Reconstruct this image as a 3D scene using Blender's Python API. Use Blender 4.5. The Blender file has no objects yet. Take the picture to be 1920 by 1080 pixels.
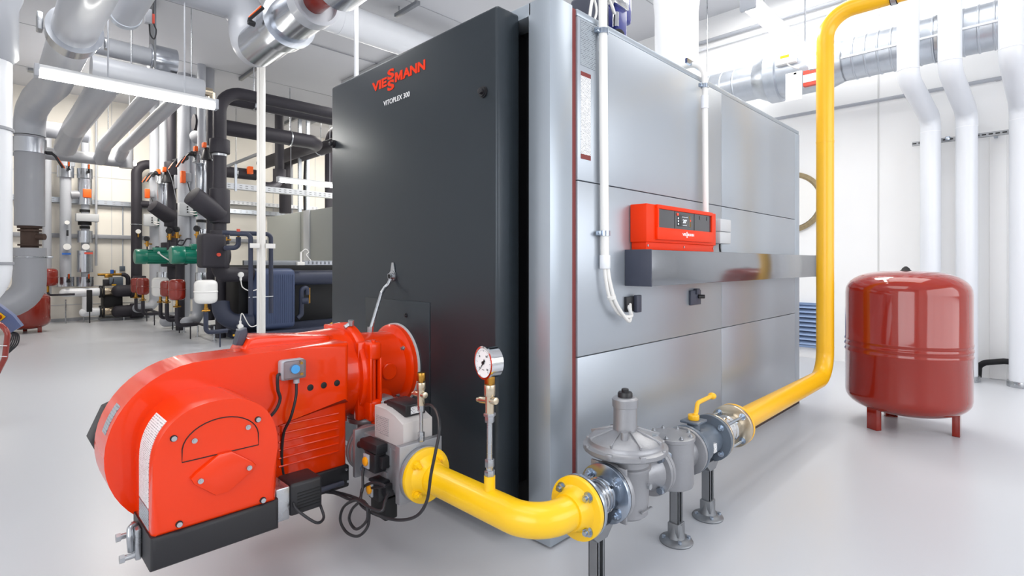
import bpy, bmesh, math, random
from mathutils import Vector, Matrix

# ---------------------------------------------------------------- camera, world, light, exposure
SC = bpy.context.scene
COL = SC.collection
FPX, HORIZON, EYE = 990.0, 494.0, 1.25          # focal length in px, horizon row, eye height
HEAD = math.atan2(985, 990)                       # heading: angle between view axis and the +X axis
CX, SX = math.cos(HEAD), math.sin(HEAD)
cam = bpy.data.objects.new('camera', bpy.data.cameras.new('camera'))
COL.objects.link(cam)
cam.location = (0, 0, EYE)
cam.rotation_euler = (math.pi / 2, 0, -math.asin(CX))
cam.data.sensor_width = 36
cam.data.lens = FPX / 1920 * 36
cam.data.shift_y = -(540 - HORIZON) / 1920
cam.data.clip_start = 0.05
cam.data.clip_end = 80
SC.camera = cam

world = bpy.data.worlds.new('world')
SC.world = world
world.use_nodes = True
world.node_tree.nodes['Background'].inputs[0].default_value = (0.9, 0.95, 1, 1)
world.node_tree.nodes['Background'].inputs[1].default_value = 0.8

SC.view_settings.view_transform = 'Standard'
SC.view_settings.look = 'None'
SC.view_settings.gamma = 1
SC.view_settings.exposure = 0.2
SC.view_settings.use_curve_mapping = False


def area(name, loc, size, power, target, color=(1, 1, 1)):
    l = bpy.data.lights.new(name, 'AREA')
    l.shape = 'RECTANGLE'
    l.size, l.size_y = size
    l.energy = power
    l.color = color
    o = bpy.data.objects.new(name, l)
    COL.objects.link(o)
    o.location = loc
    o.rotation_euler = (Vector(target) - Vector(loc)).to_track_quat('-Z', 'Y').to_euler()
    return o


# added fill lights: made-up windows behind the camera, made-up trays under the ceiling
ADDED_WINDOWS = [((-2.93, -0.6, 2.5), (4.0, 2.8), 100, (1, -0.6, 2.5)), ((3.4, -3.53, 2.5), (5.6, 2.8), 115, (3.4, 1, 2.5))]
for loc, size, power, tgt in ADDED_WINDOWS:
    area('added_window_fill', loc, size, power, tgt, (0.94, 0.965, 1))
ADDED_TRAYS = [((0.6, 1.5), (3.2, 3.2), 75), ((5.6, 0.7), (2.4, 2.4), 52), ((6.5, 2.3), (1.3, 1.3), 62), ((0.5, 6.6), (2.0, 2.2), 115),
         ((6.3, 8.9), (2.2, 2.2), 170), ((1.65, 12.3), (0.8, 1.8), 190), ((6.8, 12.4), (1.4, 2.0), 120), ((3.2, 4.2), (1.4, 1.0), 40)]
for (tx, ty), size, power in ADDED_TRAYS:
    area('added_tray_fill', (tx, ty, 4.862), size, power, (tx, ty, 0), (1, 0.985, 0.96) if ty < 10 else (1, 0.95, 0.87))


# ---------------------------------------------------------------- helpers
def ray(u, v):
    a = (u - 960) / FPX
    return Vector((CX + SX * a, SX - CX * a, (HORIZON - v) / FPX))


def spot(u, v, x=None, y=None, z=None, d=None):
    """room point seen at bearing (u, v) on a plane x=, y=, z= or at depth d"""
    r = ray(u, v)
    if x is not None: d = x / r.x
    elif y is not None: d = y / r.y
    elif z is not None: d = (z - EYE) / r.z
    return Vector((r.x * d, r.y * d, EYE + r.z * d))


def lin(c):
    return tuple((x / 12.92 if x <= 0.04045 else ((x + 0.055) / 1.055) ** 2.4) for x in c)


def hexc(h):
    return lin(tuple(int(h[i:i + 2], 16) / 255 for i in (0, 2, 4))) + (1,)


MATS = {}


def mat(name, col, rough=0.5, metal=0.0, coat=0.0, var=0.06, vscale=3.0, bump=0.0, bscale=60.0,
        emit=None, estr=0.0, rvar=0.08, spec=0.5, stretch=None, aniso=0.0):
    m = bpy.data.materials.new(name)
    m.use_nodes = True
    nt = m.node_tree
    b = nt.nodes['Principled BSDF']
    c = hexc(col)
    b.inputs['Roughness'].default_value = rough
    b.inputs['Metallic'].default_value = metal
    b.inputs['Coat Weight'].default_value = coat
    b.inputs['Coat Roughness'].default_value = 0.05
    b.inputs['Specular IOR Level'].default_value = spec
    if aniso: b.inputs['Anisotropic'].default_value = aniso
    tc = nt.nodes.new('ShaderNodeTexCoord')
    mp = nt.nodes.new('ShaderNodeMapping')
    if stretch: mp.inputs['Scale'].default_value = stretch
    nt.links.new(tc.outputs['Object'], mp.inputs[0])
    nz = nt.nodes.new('ShaderNodeTexNoise')
    nz.inputs['Scale'].default_value = vscale
    nz.inputs['Detail'].default_value = 4
    nt.links.new(mp.outputs[0], nz.inputs['Vector'])
    mx = nt.nodes.new('ShaderNodeMix')
    mx.data_type = 'RGBA'
    mx.inputs[6].default_value = tuple(min(1, x * (1 - var)) for x in c[:3]) + (1,)
    mx.inputs[7].default_value = tuple(min(1, x * (1 + var)) for x in c[:3]) + (1,)
    nt.links.new(nz.outputs['Fac'], mx.inputs[0])
    nt.links.new(mx.outputs[2], b.inputs['Base Color'])
    mr = nt.nodes.new('ShaderNodeMapRange')
    mr.inputs[3].default_value = max(0.02, rough - rvar)
    mr.inputs[4].default_value = min(1, rough + rvar)
    nt.links.new(nz.outputs['Fac'], mr.inputs[0])
    nt.links.new(mr.outputs[0], b.inputs['Roughness'])
    if bump:
        n2 = nt.nodes.new('ShaderNodeTexNoise')
        n2.inputs['Scale'].default_value = bscale
        nt.links.new(mp.outputs[0], n2.inputs['Vector'])
        bp = nt.nodes.new('ShaderNodeBump')
        bp.inputs['Strength'].default_value = bump
        bp.inputs['Distance'].default_value = 0.002
        nt.links.new(n2.outputs['Fac'], bp.inputs['Height'])
        nt.links.new(bp.outputs[0], b.inputs['Normal'])
    if emit:
        b.inputs['Emission Color'].default_value = hexc(emit)
        b.inputs['Emission Strength'].default_value = estr
    MATS[name] = m
    return m


def print_mat(name, paper, ink, wx, rowz, rough=0.4, swap=False):
    """paper with rows of tiny illegible print (brick pattern, ink in the bricks)"""
    m = mat(name, paper, rough, var=0.02)
    nt = m.node_tree
    b = nt.nodes['Principled BSDF']
    tc = nt.nodes.new('ShaderNodeTexCoord')
    sp = nt.nodes.new('ShaderNodeSeparateXYZ')
    nt.links.new(tc.outputs['Object'], sp.inputs[0])
    ad = nt.nodes.new('ShaderNodeMath')
    ad.operation = 'ADD'
    nt.links.new(sp.outputs[0], ad.inputs[0])
    nt.links.new(sp.outputs[1], ad.inputs[1])
    cb = nt.nodes.new('ShaderNodeCombineXYZ')
    nt.links.new(ad.outputs[0], cb.inputs[0])
    nt.links.new(sp.outputs[2], cb.inputs[1])
    br = nt.nodes.new('ShaderNodeTexBrick')
    br.inputs['Color1'].default_value = hexc(ink)
    br.inputs['Color2'].default_value = hexc(paper)
    br.inputs['Mortar'].default_value = hexc(paper)
    br.inputs['Scale'].default_value = 1
    br.inputs['Mortar Size'].default_value = rowz * 0.28
    br.inputs['Mortar Smooth'].default_value = 0
    br.inputs['Bias'].default_value = -0.25
    br.inputs['Brick Width'].default_value = wx
    br.inputs['Row Height'].default_value = rowz
    nt.links.new(cb.outputs[0], br.inputs['Vector'])
    nt.links.new(br.outputs['Color'], b.inputs['Base Color'])
    return m


class B:
    """collects shapes (room coordinates) and links them as ONE mesh object"""

    def __init__(s):
        s.bm = bmesh.new()
        s.done = []

    def next(s):
        """what follows is a separate object of the same name"""
        if len(s.bm.verts):
            s.done.append(s.bm)
            s.bm = bmesh.new()
        return s

    def _xf(s, vs, M):
        bmesh.ops.transform(s.bm, matrix=M, verts=vs)

    def box(s, a, b, bev=0.0, seg=2, M=None):
        a, b = Vector(a), Vector(b)
        r = bmesh.ops.create_cube(s.bm, size=1)
        vs = r['verts']
        c = (a + b) / 2
        sz = [max(abs(b[i] - a[i]), 1e-4) for i in range(3)]
        s._xf(vs, Matrix.Translation(c) @ Matrix.Diagonal((*sz, 1)))
        if bev:
            es = list({e for v in vs for e in v.link_edges})
            r2 = bmesh.ops.bevel(s.bm, geom=es, offset=min(bev, min(sz) * 0.49), segments=seg, affect='EDGES', profile=0.5)
            vs = list({v for f in r2['faces'] for v in f.verts} | {v for v in vs if v.is_valid})
        if M is not None: s._xf([v for v in vs if v.is_valid], M)
        return s

    def rings(s, rings, closed_ends=True, loop=False):
        vr = [[s.bm.verts.new(p) for p in r] for r in rings]
        n = len(vr[0])
        k = len(vr)
        for i in range(k if loop else k - 1):
            A, C = vr[i], vr[(i + 1) % k]
            for j in range(n):
                try: s.bm.faces.new((A[j], A[(j + 1) % n], C[(j + 1) % n], C[j]))
                except ValueError: pass
        if closed_ends and not loop:
            for r in (vr[0], vr[-1]):
                try: s.bm.faces.new(r)
                except ValueError: pass
        return s

    def lathe(s, prof, o, ax=(0, 0, 1), n=32, M=None):
        """prof: (radius, height along ax)"""
        ax = Vector(ax).normalized()
        t = Vector((1, 0, 0)) if abs(ax.x) < 0.9 else Vector((0, 1, 0))
        e1 = ax.cross(t).normalized()
        e2 = ax.cross(e1)
        o = Vector(o)
        rs = []
        for r, h in prof:
            r = max(r, 1e-4)
            rs.append([o + ax * h + (e1 * math.cos(2 * math.pi * i / n) + e2 * math.sin(2 * math.pi * i / n)) * r for i in range(n)])
        return s.rings(rs)

    def cyl(s, p0, p1, r, r1=None, n=24, bev=0.0):
        p0, p1 = Vector(p0), Vector(p1)
        L = (p1 - p0).length
        r1 = r if r1 is None else r1
        if bev:
            return s.lathe([(r - bev, 0), (r - bev * .3, bev * .3), (r, bev), (r1, L - bev), (r1 - bev * .3, L - bev * .3), (r1 - bev, L)], p0, p1 - p0, n)
        return s.lathe([(r, 0), (r1, L)], p0, p1 - p0, n)

    def tube(s, pts, r, n=20, bend=None, seg=8, loop=False):
        pts = [Vector(p) for p in pts]
        if bend:
            out = [pts[0]]
            for i in range(1, len(pts) - 1):
                a, c, b = pts[i - 1], pts[i], pts[i + 1]
                d0, d1 = (a - c).normalized(), (b - c).normalized()
                ang = d0.angle(d1)
                t = min(bend / math.tan(ang / 2) if ang > 0.05 else 0, (a - c).length * .49 if i > 1 else (a - c).length * .98,
                        (b - c).length * .49 if i < len(pts) - 2 else (b - c).length * .98)
                if math.pi - ang < 0.03:
                    out.append(c); continue
                R = t * math.tan(ang / 2)
                cen = c + (d0 + d1).normalized() * (R / math.sin(ang / 2))
                va, vb = c + d0 * t - cen, c + d1 * t - cen
                tot = va.angle(vb)
                nn = va.cross(vb).normalized()
                for k in range(seg + 1):
                    out.append(cen + Matrix.Rotation(tot * k / seg, 3, nn) @ va)
            out.append(pts[-1])
            pts = out
        rs = []
        k = len(pts)
        tang = []
        for i in range(k):
            if loop: t = pts[(i + 1) % k] - pts[i - 1]
            elif i == 0: t = pts[1] - pts[0]
            elif i == k - 1: t = pts[-1] - pts[-2]
            else: t = (pts[i + 1] - pts[i]).normalized() + (pts[i] - pts[i - 1]).normalized()
            tang.append(t.normalized())
        t0 = tang[0]
        e = t0.cross(Vector((0, 0, 1)) if abs(t0.z) < 0.9 else Vector((1, 0, 0))).normalized()
        rr = r if isinstance(r, (list, tuple)) else [r] * k
        for i in range(k):
            if i:
                q = tang[i - 1].rotation_difference(tang[i])
                e = q @ e
                e = (e - tang[i] * e.dot(tang[i])).normalized()
            f = tang[i].cross(e)
            rs.append([pts[i] + (e * math.cos(2 * math.pi * j / n) + f * math.sin(2 * math.pi * j / n)) * rr[i] for j in range(n)])
        return s.rings(rs, loop=loop)

    def wire(s, pts, r, n=8, sub=8):
        """smooth cable through the points"""
        P = [Vector(p) for p in pts]
        P = [P[0] * 2 - P[1]] + P + [P[-1] * 2 - P[-2]]
        out = []
        for i in range(1, len(P) - 2):
            for k in range(sub):
                t = k / sub
                p0, p1, p2, p3 = P[i - 1:i + 3]
                out.append(0.5 * ((2 * p1) + (p2 - p0) * t + (2 * p0 - 5 * p1 + 4 * p2 - p3) * t * t + (3 * p1 - p0 - 3 * p2 + p3) * t ** 3))
        out.append(P[-2])
        return s.tube(out, r, n)

    def prism(s, poly, o, ex, ey, h, bev=0.0, seg=3):
        """polygon (x, y) on axes ex, ey at o, extruded by h along ex x ey"""
        o, ex, ey = Vector(o), Vector(ex).normalized(), Vector(ey).normalized()
        nz = ex.cross(ey)
        base = [o + ex * x + ey * y for x, y in poly]
        A = [s.bm.verts.new(p) for p in base]
        Cc = [s.bm.verts.new(p + nz * h) for p in base]
        n = len(A)
        fs = [s.bm.faces.new(A), s.bm.faces.new(Cc)]
        for i in range(n):
            s.bm.faces.new((A[i], A[(i + 1) % n], Cc[(i + 1) % n], Cc[i]))
        if bev:
            es = list({e for f in fs for e in f.edges})
            bmesh.ops.bevel(s.bm, geom=es, offset=bev, segments=seg, affect='EDGES', profile=0.5)
        return s

    def ball(s, c, r, n=16, sc=(1, 1, 1)):
        rr = bmesh.ops.create_uvsphere(s.bm, u_segments=n, v_segments=max(6, n // 2), radius=r)
        s._xf(rr['verts'], Matrix.Translation(Vector(c)) @ Matrix.Diagonal((*sc, 1)))
        return s

    def nuts(s, cen, ax, R, count, r, h, start=0.0, both=None):
        """ring of bolts: hex head + washer + shank end"""
        ax = Vector(ax).normalized()
        t = Vector((0, 0, 1)) if abs(ax.z) < 0.9 else Vector((1, 0, 0))
        e1 = t
        e2 = ax.cross(e1)
        for i in range(count):
            a = start + 2 * math.pi * i / count
            p = Vector(cen) + (e1 * math.cos(a) + e2 * math.sin(a)) * R
            s.next()
            s.cyl(p, p + ax * h * .25, r * 1.35, n=14)
            s.cyl(p + ax * h * .25, p + ax * h, r, n=6)
            s.cyl(p + ax * h, p + ax * h * 1.5, r * .55, n=10)
        return s

    def build(s, name, m, parent=None, origin=None, angle=38):
        for bm in s.done:
            q = B()
            q.bm.free()
            q.bm = bm
            q.build(name, m, parent, origin, angle)
        s.done = []
        bmesh.ops.recalc_face_normals(s.bm, faces=s.bm.faces)
        if parent is not None:
            off = Vector((0, 0, 0))
            q = parent
            while q is not None:
                off += q.location
                q = q.parent
        else:
            if origin is None:
                vs = [v.co for v in s.bm.verts]
                lo = Vector([min(v[i] for v in vs) for i in range(3)])
                hi = Vector([max(v[i] for v in vs) for i in range(3)])
                origin = ((lo.x + hi.x) / 2, (lo.y + hi.y) / 2, lo.z)
            off = Vector(origin)
        bmesh.ops.translate(s.bm, verts=s.bm.verts, vec=-off)
        me = bpy.data.meshes.new(name)
        s.bm.to_mesh(me)
        s.bm.free()
        me.materials.append(MATS[m] if isinstance(m, str) else m)
        for p in me.polygons: p.use_smooth = True
        me.set_sharp_from_angle(angle=math.radians(angle))
        o = bpy.data.objects.new(name, me)
        COL.objects.link(o)
        if parent is not None: o.parent = parent
        else: o.location = off
        return o


def tag(o, label=None, cat=None, group=None, kind=None):
    if label: o['label'] = label
    if cat: o['category'] = cat
    if group: o['group'] = group
    if kind: o['kind'] = kind
    return o


def thing(name, loc, label, cat, group=None):
    o = bpy.data.objects.new(name, None)
    COL.objects.link(o)
    o.location = loc
    o.empty_display_size = 0.05
    return tag(o, label, cat, group)


def struct(name, b, m):
    o = b.build(name, m)
    o['kind'] = 'structure'
    return o


def clone(root, loc, label, group=None):
    kids = {}
    for o in bpy.data.objects:
        if o.parent: kids.setdefault(o.parent.name, []).append(o)
    def rec(o, par):
        c = o.copy()
        COL.objects.link(c)
        c.parent = par
        for k in kids.get(o.name, []): rec(k, c)
        return c
    r = rec(root, None)
    r.location = loc
    r['label'] = label
    if group: r['group'] = group
    return r


def lettering(name, pieces, xdir, updir, m, parent, depth=0.0015, label=None, fatten=0.02):
    """pieces: (string, lower-left corner, width, height) fitted letters, one mesh"""
    xdir, updir = Vector(xdir), Vector(updir)
    nz = xdir.cross(updir)
    b = B()
    for s, p, w, h in pieces:
        if s == 'M':        # heavy M cut as a plain outline
            b.prism([(x * w, y * h) for x, y in ((0, 0), (0.25, 0), (0.25, 0.55), (0.43, 0.1), (0.57, 0.1), (0.75, 0.55), (0.75, 0), (1, 0), (1, 1), (0.72, 1), (0.5, 0.5), (0.28, 1), (0, 1))], p, xdir, updir, depth)
            continue
        cu = bpy.data.curves.new('t', 'FONT')
        cu.body = s
        cu.size = 1
        cu.offset = fatten
        cu.extrude = 0.1
        cu.resolution_u = 4
        ob = bpy.data.objects.new('t', cu)
        me = bpy.data.meshes.new_from_object(ob)
        xs = [v.co.x for v in me.vertices]
        ys = [v.co.y for v in me.vertices]
        x0, x1, y0, y1 = min(xs), max(xs), min(ys), max(ys)
        p = Vector(p)
        base = len(b.bm.verts)
        tmp = bmesh.new()
        tmp.from_mesh(me)
        for v in tmp.verts:
            v.co = p + xdir * ((v.co.x - x0) / (x1 - x0) * w) + updir * ((v.co.y - y0) / (y1 - y0) * h) + nz * ((v.co.z + 0.1) / 0.2 * depth)
        me2 = bpy.data.meshes.new('t2')
        tmp.to_mesh(me2)
        tmp.free()
        b.bm.from_mesh(me2)
        bpy.data.objects.remove(ob)
        bpy.data.curves.remove(cu)
        bpy.data.meshes.remove(me)
        bpy.data.meshes.remove(me2)
    o = b.build(name, m, parent)
    if label: o['label'] = label
    return o


# ---------------------------------------------------------------- materials
mat('floor_paint', 'c4c6cb', 0.3, var=0.05, vscale=0.5, rvar=0.03, bump=0.03, bscale=12)
mat('actuator_shell', 'c6c1bf', 0.45, var=0.02)
mat('wall_cream', 'f1ece2', 0.7, var=0.02)
mat('wall_white', 'f4f4f4', 0.6, var=0.015)
mat('ceiling_grey', 'd0d1d5', 0.75, var=0.02)
mat('seam_grey', 'a9abb0', 0.6)
mat('seam_light', 'd3d3d2', 0.6)
mat('orange_paint', 'ea3800', 0.24, coat=0.4, spec=0.25, var=0.02, rvar=0.03)
mat('orange_matt', 'f03600', 0.4, var=0.02, spec=0.25)
mat('pvc_wall', 'dfe2e8', 0.35, var=0.02, coat=0.2)
mat('dark_red', '92200e', 0.12, coat=0.8, spec=0.3, var=0.04, rvar=0.03)
mat('brown_red', '7e2f2c', 0.5)
mat('yellow_pipe', 'f6c512', 0.33, coat=0.2, var=0.03)
mat('yellow_deep', 'f5b914', 0.33, coat=0.2, var=0.03)
mat('door_dark', '30373d', 0.34, metal=0.35, var=0.06, vscale=1.2, rvar=0.06, bump=0.08, bscale=500)
mat('panel_silver', 'b1b8c0', 0.36, metal=0.6, var=0.03, vscale=1.0, rvar=0.04, stretch=(1, 1, 0.25))
mat('frame_silver', 'aeb7c0', 0.34, metal=0.55, var=0.03, stretch=(1, 1, 0.1))
mat('shelf_steel', '8f9297', 0.14, metal=0.85, var=0.04, rvar=0.04, stretch=(0.3, 1, 3))
mat('shelf_end', '3f4352', 0.5)
mat('black_plastic', '1e1e22', 0.45, var=0.1)
mat('black_cable', '26262a', 0.5)
mat('gap_black', '0b0c0f', 0.6)
mat('screen_black', '131418', 0.12, coat=0.5)
mat('screen_grey', '34353a', 0.2, coat=0.3)
mat('rubber', '17171a', 0.7)
mat('steel', 'b5b8bc', 0.28, metal=0.9, var=0.08, vscale=15)
mat('chrome', 'd8d9db', 0.12, metal=1.0, var=0.03)
mat('zinc', 'a9b4c2', 0.2, metal=0.9, var=0.1, vscale=8)
mat('cast_alu', '9c9da1', 0.42, metal=0.6, var=0.1, vscale=12, bump=0.25, bscale=120)
mat('galvanised', 'c6ccd4', 0.32, metal=0.75, var=0.1, vscale=14, rvar=0.08)
mat('alu_jacket', 'c3c7ce', 0.22, metal=0.95, var=0.05, vscale=2, stretch=(1, 1, 3))
mat('brass', 'b98a3e', 0.25, metal=0.95, var=0.08, vscale=10)
mat('nickel', 'cdbfa8', 0.25, metal=0.9, var=0.1, vscale=10)
mat('grey_paint', '5a6470', 0.35, coat=0.2)
mat('pvc_grey', 'aeb1b8', 0.38, var=0.03, coat=0.1)
mat('pvc_dark', '9a9ca2', 0.45, var=0.03, coat=0.1)
mat('pvc_white', 'eceef2', 0.35, var=0.02, coat=0.2)
mat('conduit_white', 'eceae6', 0.4, var=0.03)
mat('foam_black', '2b2830', 0.6, var=0.12, vscale=4, bump=0.15, bscale=80)
mat('jacket_blue', '3f4c6c', 0.5, var=0.1, vscale=4, bump=0.1, bscale=60)
mat('foam_blue', '30364a', 0.5, var=0.1, vscale=4, bump=0.1, bscale=60)
mat('cabinet_grey', 'a2a5a0', 0.5, var=0.03)
mat('light_grey', 'c9cbcd', 0.45, var=0.03)
mat('green_pump', '0f7c64', 0.3, coat=0.4, var=0.06)
mat('vessel_white', 'f4f3f0', 0.25, coat=0.4, var=0.01)
mat('vessel_red', '8c2516', 0.25, coat=0.6, var=0.04)
mat('strut_steel', '8d9094', 0.4, metal=0.7, var=0.1, vscale=20)
mat('orange_knob', 'f0621a', 0.4)
mat('amber', 'f7a416', 0.35)
mat('blue_motor', '2b3484', 0.35, coat=0.3)
mat('blue_knob', '2f66b8', 0.35)
mat('louvre_blue', '8aa0c4', 0.35, metal=0.3)
mat('mineral_wool', '9a8a6a', 0.95, var=0.35, vscale=25, bump=1.0, bscale=60)
mat('rust_dirt', '4a3a33', 0.9, var=0.3, vscale=12, bump=0.6, bscale=60)
mat('paper_white', 'f6f6f6', 0.5, var=0.01)
mat('print_red', 'd8503e', 0.5)
mat('letter_white', 'f7f7f7', 0.4)
mat('panel_blue', '56648c', 0.4, coat=0.1)
mat('lamp_tube', 'ffffff', 0.4, emit='fffdf6', estr=24.0)
mat('display_glow', 'e8f2ff', 0.4, emit='e8f2ff', estr=0.8)
mat('display_red', 'ff4020', 0.4, emit='ff4020', estr=0.5)
mat('dial_blue', '4a9fe0', 0.3)
print_mat('label_print', 'efeff0', '84868a', 0.012, 0.006)
print_mat('plate_print', 'a3abb2', '6b7178', 0.02, 0.009, 0.35)
print_mat('actuator_print', 'b9b5b4', '77757a', 0.012, 0.008, 0.5)
gm = mat('clear_plastic', 'c9b9b9', 0.05, var=0.0)
gm.node_tree.nodes['Principled BSDF'].inputs['Transmission Weight'].default_value = 0.85
gm.node_tree.nodes['Principled BSDF'].inputs['IOR'].default_value = 1.2

XH, YH, ZH = Vector((1, 0, 0)), Vector((0, 1, 0)), Vector((0, 0, 1))
CEIL = 4.96

# ---------------------------------------------------------------- the room
struct('floor', B().box((-3, -3.6, -0.1), (7.75, 15, 0)), 'floor_paint')
struct('ceiling', B().box((-3, -3.6, CEIL), (7.75, 15, CEIL + 0.1)), 'ceiling_grey')
struct('wall_back', B().box((-3.1, 15, -0.1), (7.85, 15.1, CEIL + 0.1)), 'wall_cream')
struct('wall_right', B().box((7.75, -3.7, -0.1), (7.85, 15, CEIL + 0.1)), 'wall_white')
struct('wall_left', B().box((-3.1, -3.7, -0.1), (-3, 15, CEIL + 0.1)), 'wall_white')
struct('wall_front', B().box((-3.1, -3.7, -0.1), (7.75, -3.6, CEIL + 0.1)), 'wall_white')
b = B()
for y in (1.38, -0.9, 3.7, 6.0, 8.3, 10.6, 12.9): b.box((7.744, y - 0.008, 0), (7.75, y + 0.008, CEIL))
struct('trim_1', b, 'seam_light')
b = B()
for x in (-1.6, -0.4, 0.85, 2.1, 3.3, 4.5, 5.7, 6.9): b.box((x - 0.006, 14.994, 0), (x + 0.006, 15, CEIL))
for z in (0.35, 0.75, 2.55, 3.2): b.box((-3, 14.992, z - 0.008), (7.75, 15, z + 0.008))
struct('trim_2', b, 'seam_light')
b = B()
for y in (1.5, 3.9, 6.3, 8.7, 11.1, 13.5): b.box((-3, y - 0.006, CEIL - 0.006), (7.75, y + 0.006, CEIL))
struct('trim_3', b, 'seam_grey')
# beam-like fascia that closes the ceiling against the back wall, the wall behind the tank is ribbed sheet
struct('trim_4', B().box((-3, 14.9, 0), (7.75, 15, 0.06)), 'seam_grey')
b = B()
for i in range(4):
    y = 0.30 - i * 0.22
    b.box((7.715, y - 0.07, 0), (7.75, y + 0.07, 2.62), 0.012)
struct('trim_5', b, 'wall_white')

for i, ((tx, ty), (sx, sy), power) in enumerate(ADDED_TRAYS):
    # Vector.to_track_quat turns the added light so its sides follow the room axes
    h = max(sx, sy) / 2 + 0.04
    hx, hy = sx / 2 + 0.04, sy / 2 + 0.04
    struct('trim_%d' % (6 + i), B().box((tx - hx, ty - hy, 4.87), (tx + hx, ty + hy, CEIL), 0.01), 'light_grey')  # housing over each made-up ceiling light
b = B()
for y in (-2.62, -0.6, 1.42): b.box((-3, y - 0.03, 1.08), (-2.94, y + 0.03, 3.92))
b.box((-3, -2.65, 1.06), (-2.94, 1.45, 1.12)).box((-3, -2.65, 3.88), (-2.94, 1.45, 3.94))
struct('added_window_1', b, 'seam_grey')  # frame around the added fill light on the left wall, unseen
b = B()
for x in (0.58, 2.0, 3.4, 4.8, 6.22): b.box((x - 0.03, -3.6, 1.08), (x + 0.03, -3.54, 3.92))
b.box((0.55, -3.6, 1.06), (6.25, -3.54, 1.12)).box((0.55, -3.6, 3.88), (6.25, -3.54, 3.94))
struct('added_window_2', b, 'seam_grey')  # frame around the added fill light on the front wall, unseen

# ---------------------------------------------------------------- boiler
boiler = thing('boiler', (3.4, 2.505, 0), 'large floor standing boiler in silver grey panels with a tall dark front door', 'boiler')
X0, XB, Y0, Y1, ZT = 1.749, 5.15, 1.505, 3.505, 2.43
B().box((2.0, Y0 + 0.03, 0.05), (XB - 0.02, Y1 - 0.03, ZT - 0.02)).build('body', 'frame_silver', boiler)
B().box((1.93, Y0 + 0.006, 0.0), (XB + 0.02, Y1 - 0.05, 0.052)).build('plinth', 'rust_dirt', boiler)
b = B()
b.box((X0, Y0, 0.01), (1.905, 1.635, ZT), 0.004)
b.box((X0, Y1 - 0.13, 0.01), (1.905, Y1, ZT), 0.004)
b.box((X0, 1.62, 0.01), (1.905, Y1 - 0.12, 0.09), 0.004)
b.box((X0, 1.62, ZT - 0.06), (1.905, Y1 - 0.12, ZT), 0.004)
b.build('front_frame', 'frame_silver', boiler)
B().box((1.87, 1.62, 0.08), (2.0, Y1 - 0.1, ZT - 0.05)).build('shade_back', 'gap_black', boiler)  # near-black back paints the shade deep in the gap around the door
B().box((1.905, Y0 + 0.012, 0.05), (1.943, Y1 - 0.012, ZT - 0.003)).build('red_strip', 'brown_red', boiler)
xs = [(1.943, 3.512), (3.516, 5.03)]
zs = [(0.055, 0.813), (0.817, 1.633), (1.637, 2.395)]
for sx0, sx1 in xs:
    for z0, z1 in zs:
        B().box((sx0, Y0, z0), (sx1, Y0 + 0.035, z1), 0.003).build('side_panel', 'panel_silver', boiler)
for z0, z1 in ((0.055, 1.225), (1.229, 2.395)):
    B().box((2.0, Y1 - 0.035, z0), (5.03, Y1, z1), 0.003).build('side_panel', 'panel_silver', boiler)
for yy in (Y0, Y1 - 0.12):
    B().box((5.033, yy, 0.05), (XB, yy + 0.12, 2.395), 0.003).build('corner_post', 'frame_silver', boiler)
B().box((5.1, Y0 + 0.12, 0.055), (XB, Y1 - 0.12, 2.395), 0.003).build('rear_panel', 'panel_silver', boiler)
B().box((1.943, Y0 + 0.004, 2.399), (XB, Y1 - 0.004, ZT), 0.004).build('top_cover', 'frame_silver', boiler)
# door
b = B()
b.box((1.614, 1.699, 0.13), (1.762, 3.27, 2.402), 0.016, 3)
door = b.build('door', 'door_dark', boiler)
B().box((1.762, 1.76, 0.2), (1.875, 3.2, 2.34)).build('door_seal', 'gap_black', boiler)
b = B()
b.box((1.609, 2.195, 0.42), (1.616, 2.83, 1.05), 0.003)
b.build('hatch', 'door_dark', door)
for y, z in ((1.787, 2.03), (3.237, 2.025)):
    B().cyl((1.614, y, z), (1.606, y, z), 0.026, n=24).cyl((1.606, y, z), (1.60, y, z), 0.021, n=20).cyl((1.60, y, z), (1.585, y, z), 0.014, n=6, bev=0.001).build('door_bolt', 'black_plastic', door)
B().cyl((1.614, 2.403, 0.972), (1.606, 2.403, 0.972), 0.013).cyl((1.606, 2.403, 0.972), (1.598, 2.403, 0.972), 0.008, n=6).build('hatch_screw', 'black_plastic', door)
b = B()
b.cyl((1.612, 2.533, 1.18), (1.602, 2.533, 1.18), 0.03)
b.prism([(-0.022, 0.02), (0.022, 0.02), (0.008, 0.075), (-0.008, 0.075)], (1.613, 2.533, 1.18), (0, -1, 0), ZH, 0.008, 0.002)
b.cyl((1.602, 2.533, 1.18), (1.585, 2.533, 1.178), 0.018, n=18)
b.build('sight_glass', 'steel', door)
B().cyl((1.586, 2.533, 1.18), (1.5835, 2.533, 1.18), 0.013).build('sight_lens', 'gap_black', door)
lg = 'orange_matt'
Y = lambda u: spot(u, 200, x=1.612).y
def word(s, u0, u1, z0, h): return (s, (1.6135, Y(u0), z0), Y(u0) - Y(u1), h)
lettering('brand_lettering', [word('VIE', 697.5, 725, 2.25, 0.053), word('M', 740.5, 754.5, 2.25, 0.053), word('ANN', 755, 797, 2.25, 0.053),
                              ('S', (1.6135, Y(726.3), 2.2785), Y(726.3) - Y(739), 0.058), ('S', (1.6135, Y(726.3), 2.217), Y(726.3) - Y(739), 0.058)],
          (0, -1, 0), ZH, lg, door, label='orange lettering on the dark door', fatten=0.04)
lettering('model_lettering', [word('VITOPLEX 300', 719, 768, 2.143, 0.028)], (0, -1, 0), ZH, 'letter_white', door, label='small white lettering', fatten=0.008)
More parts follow.
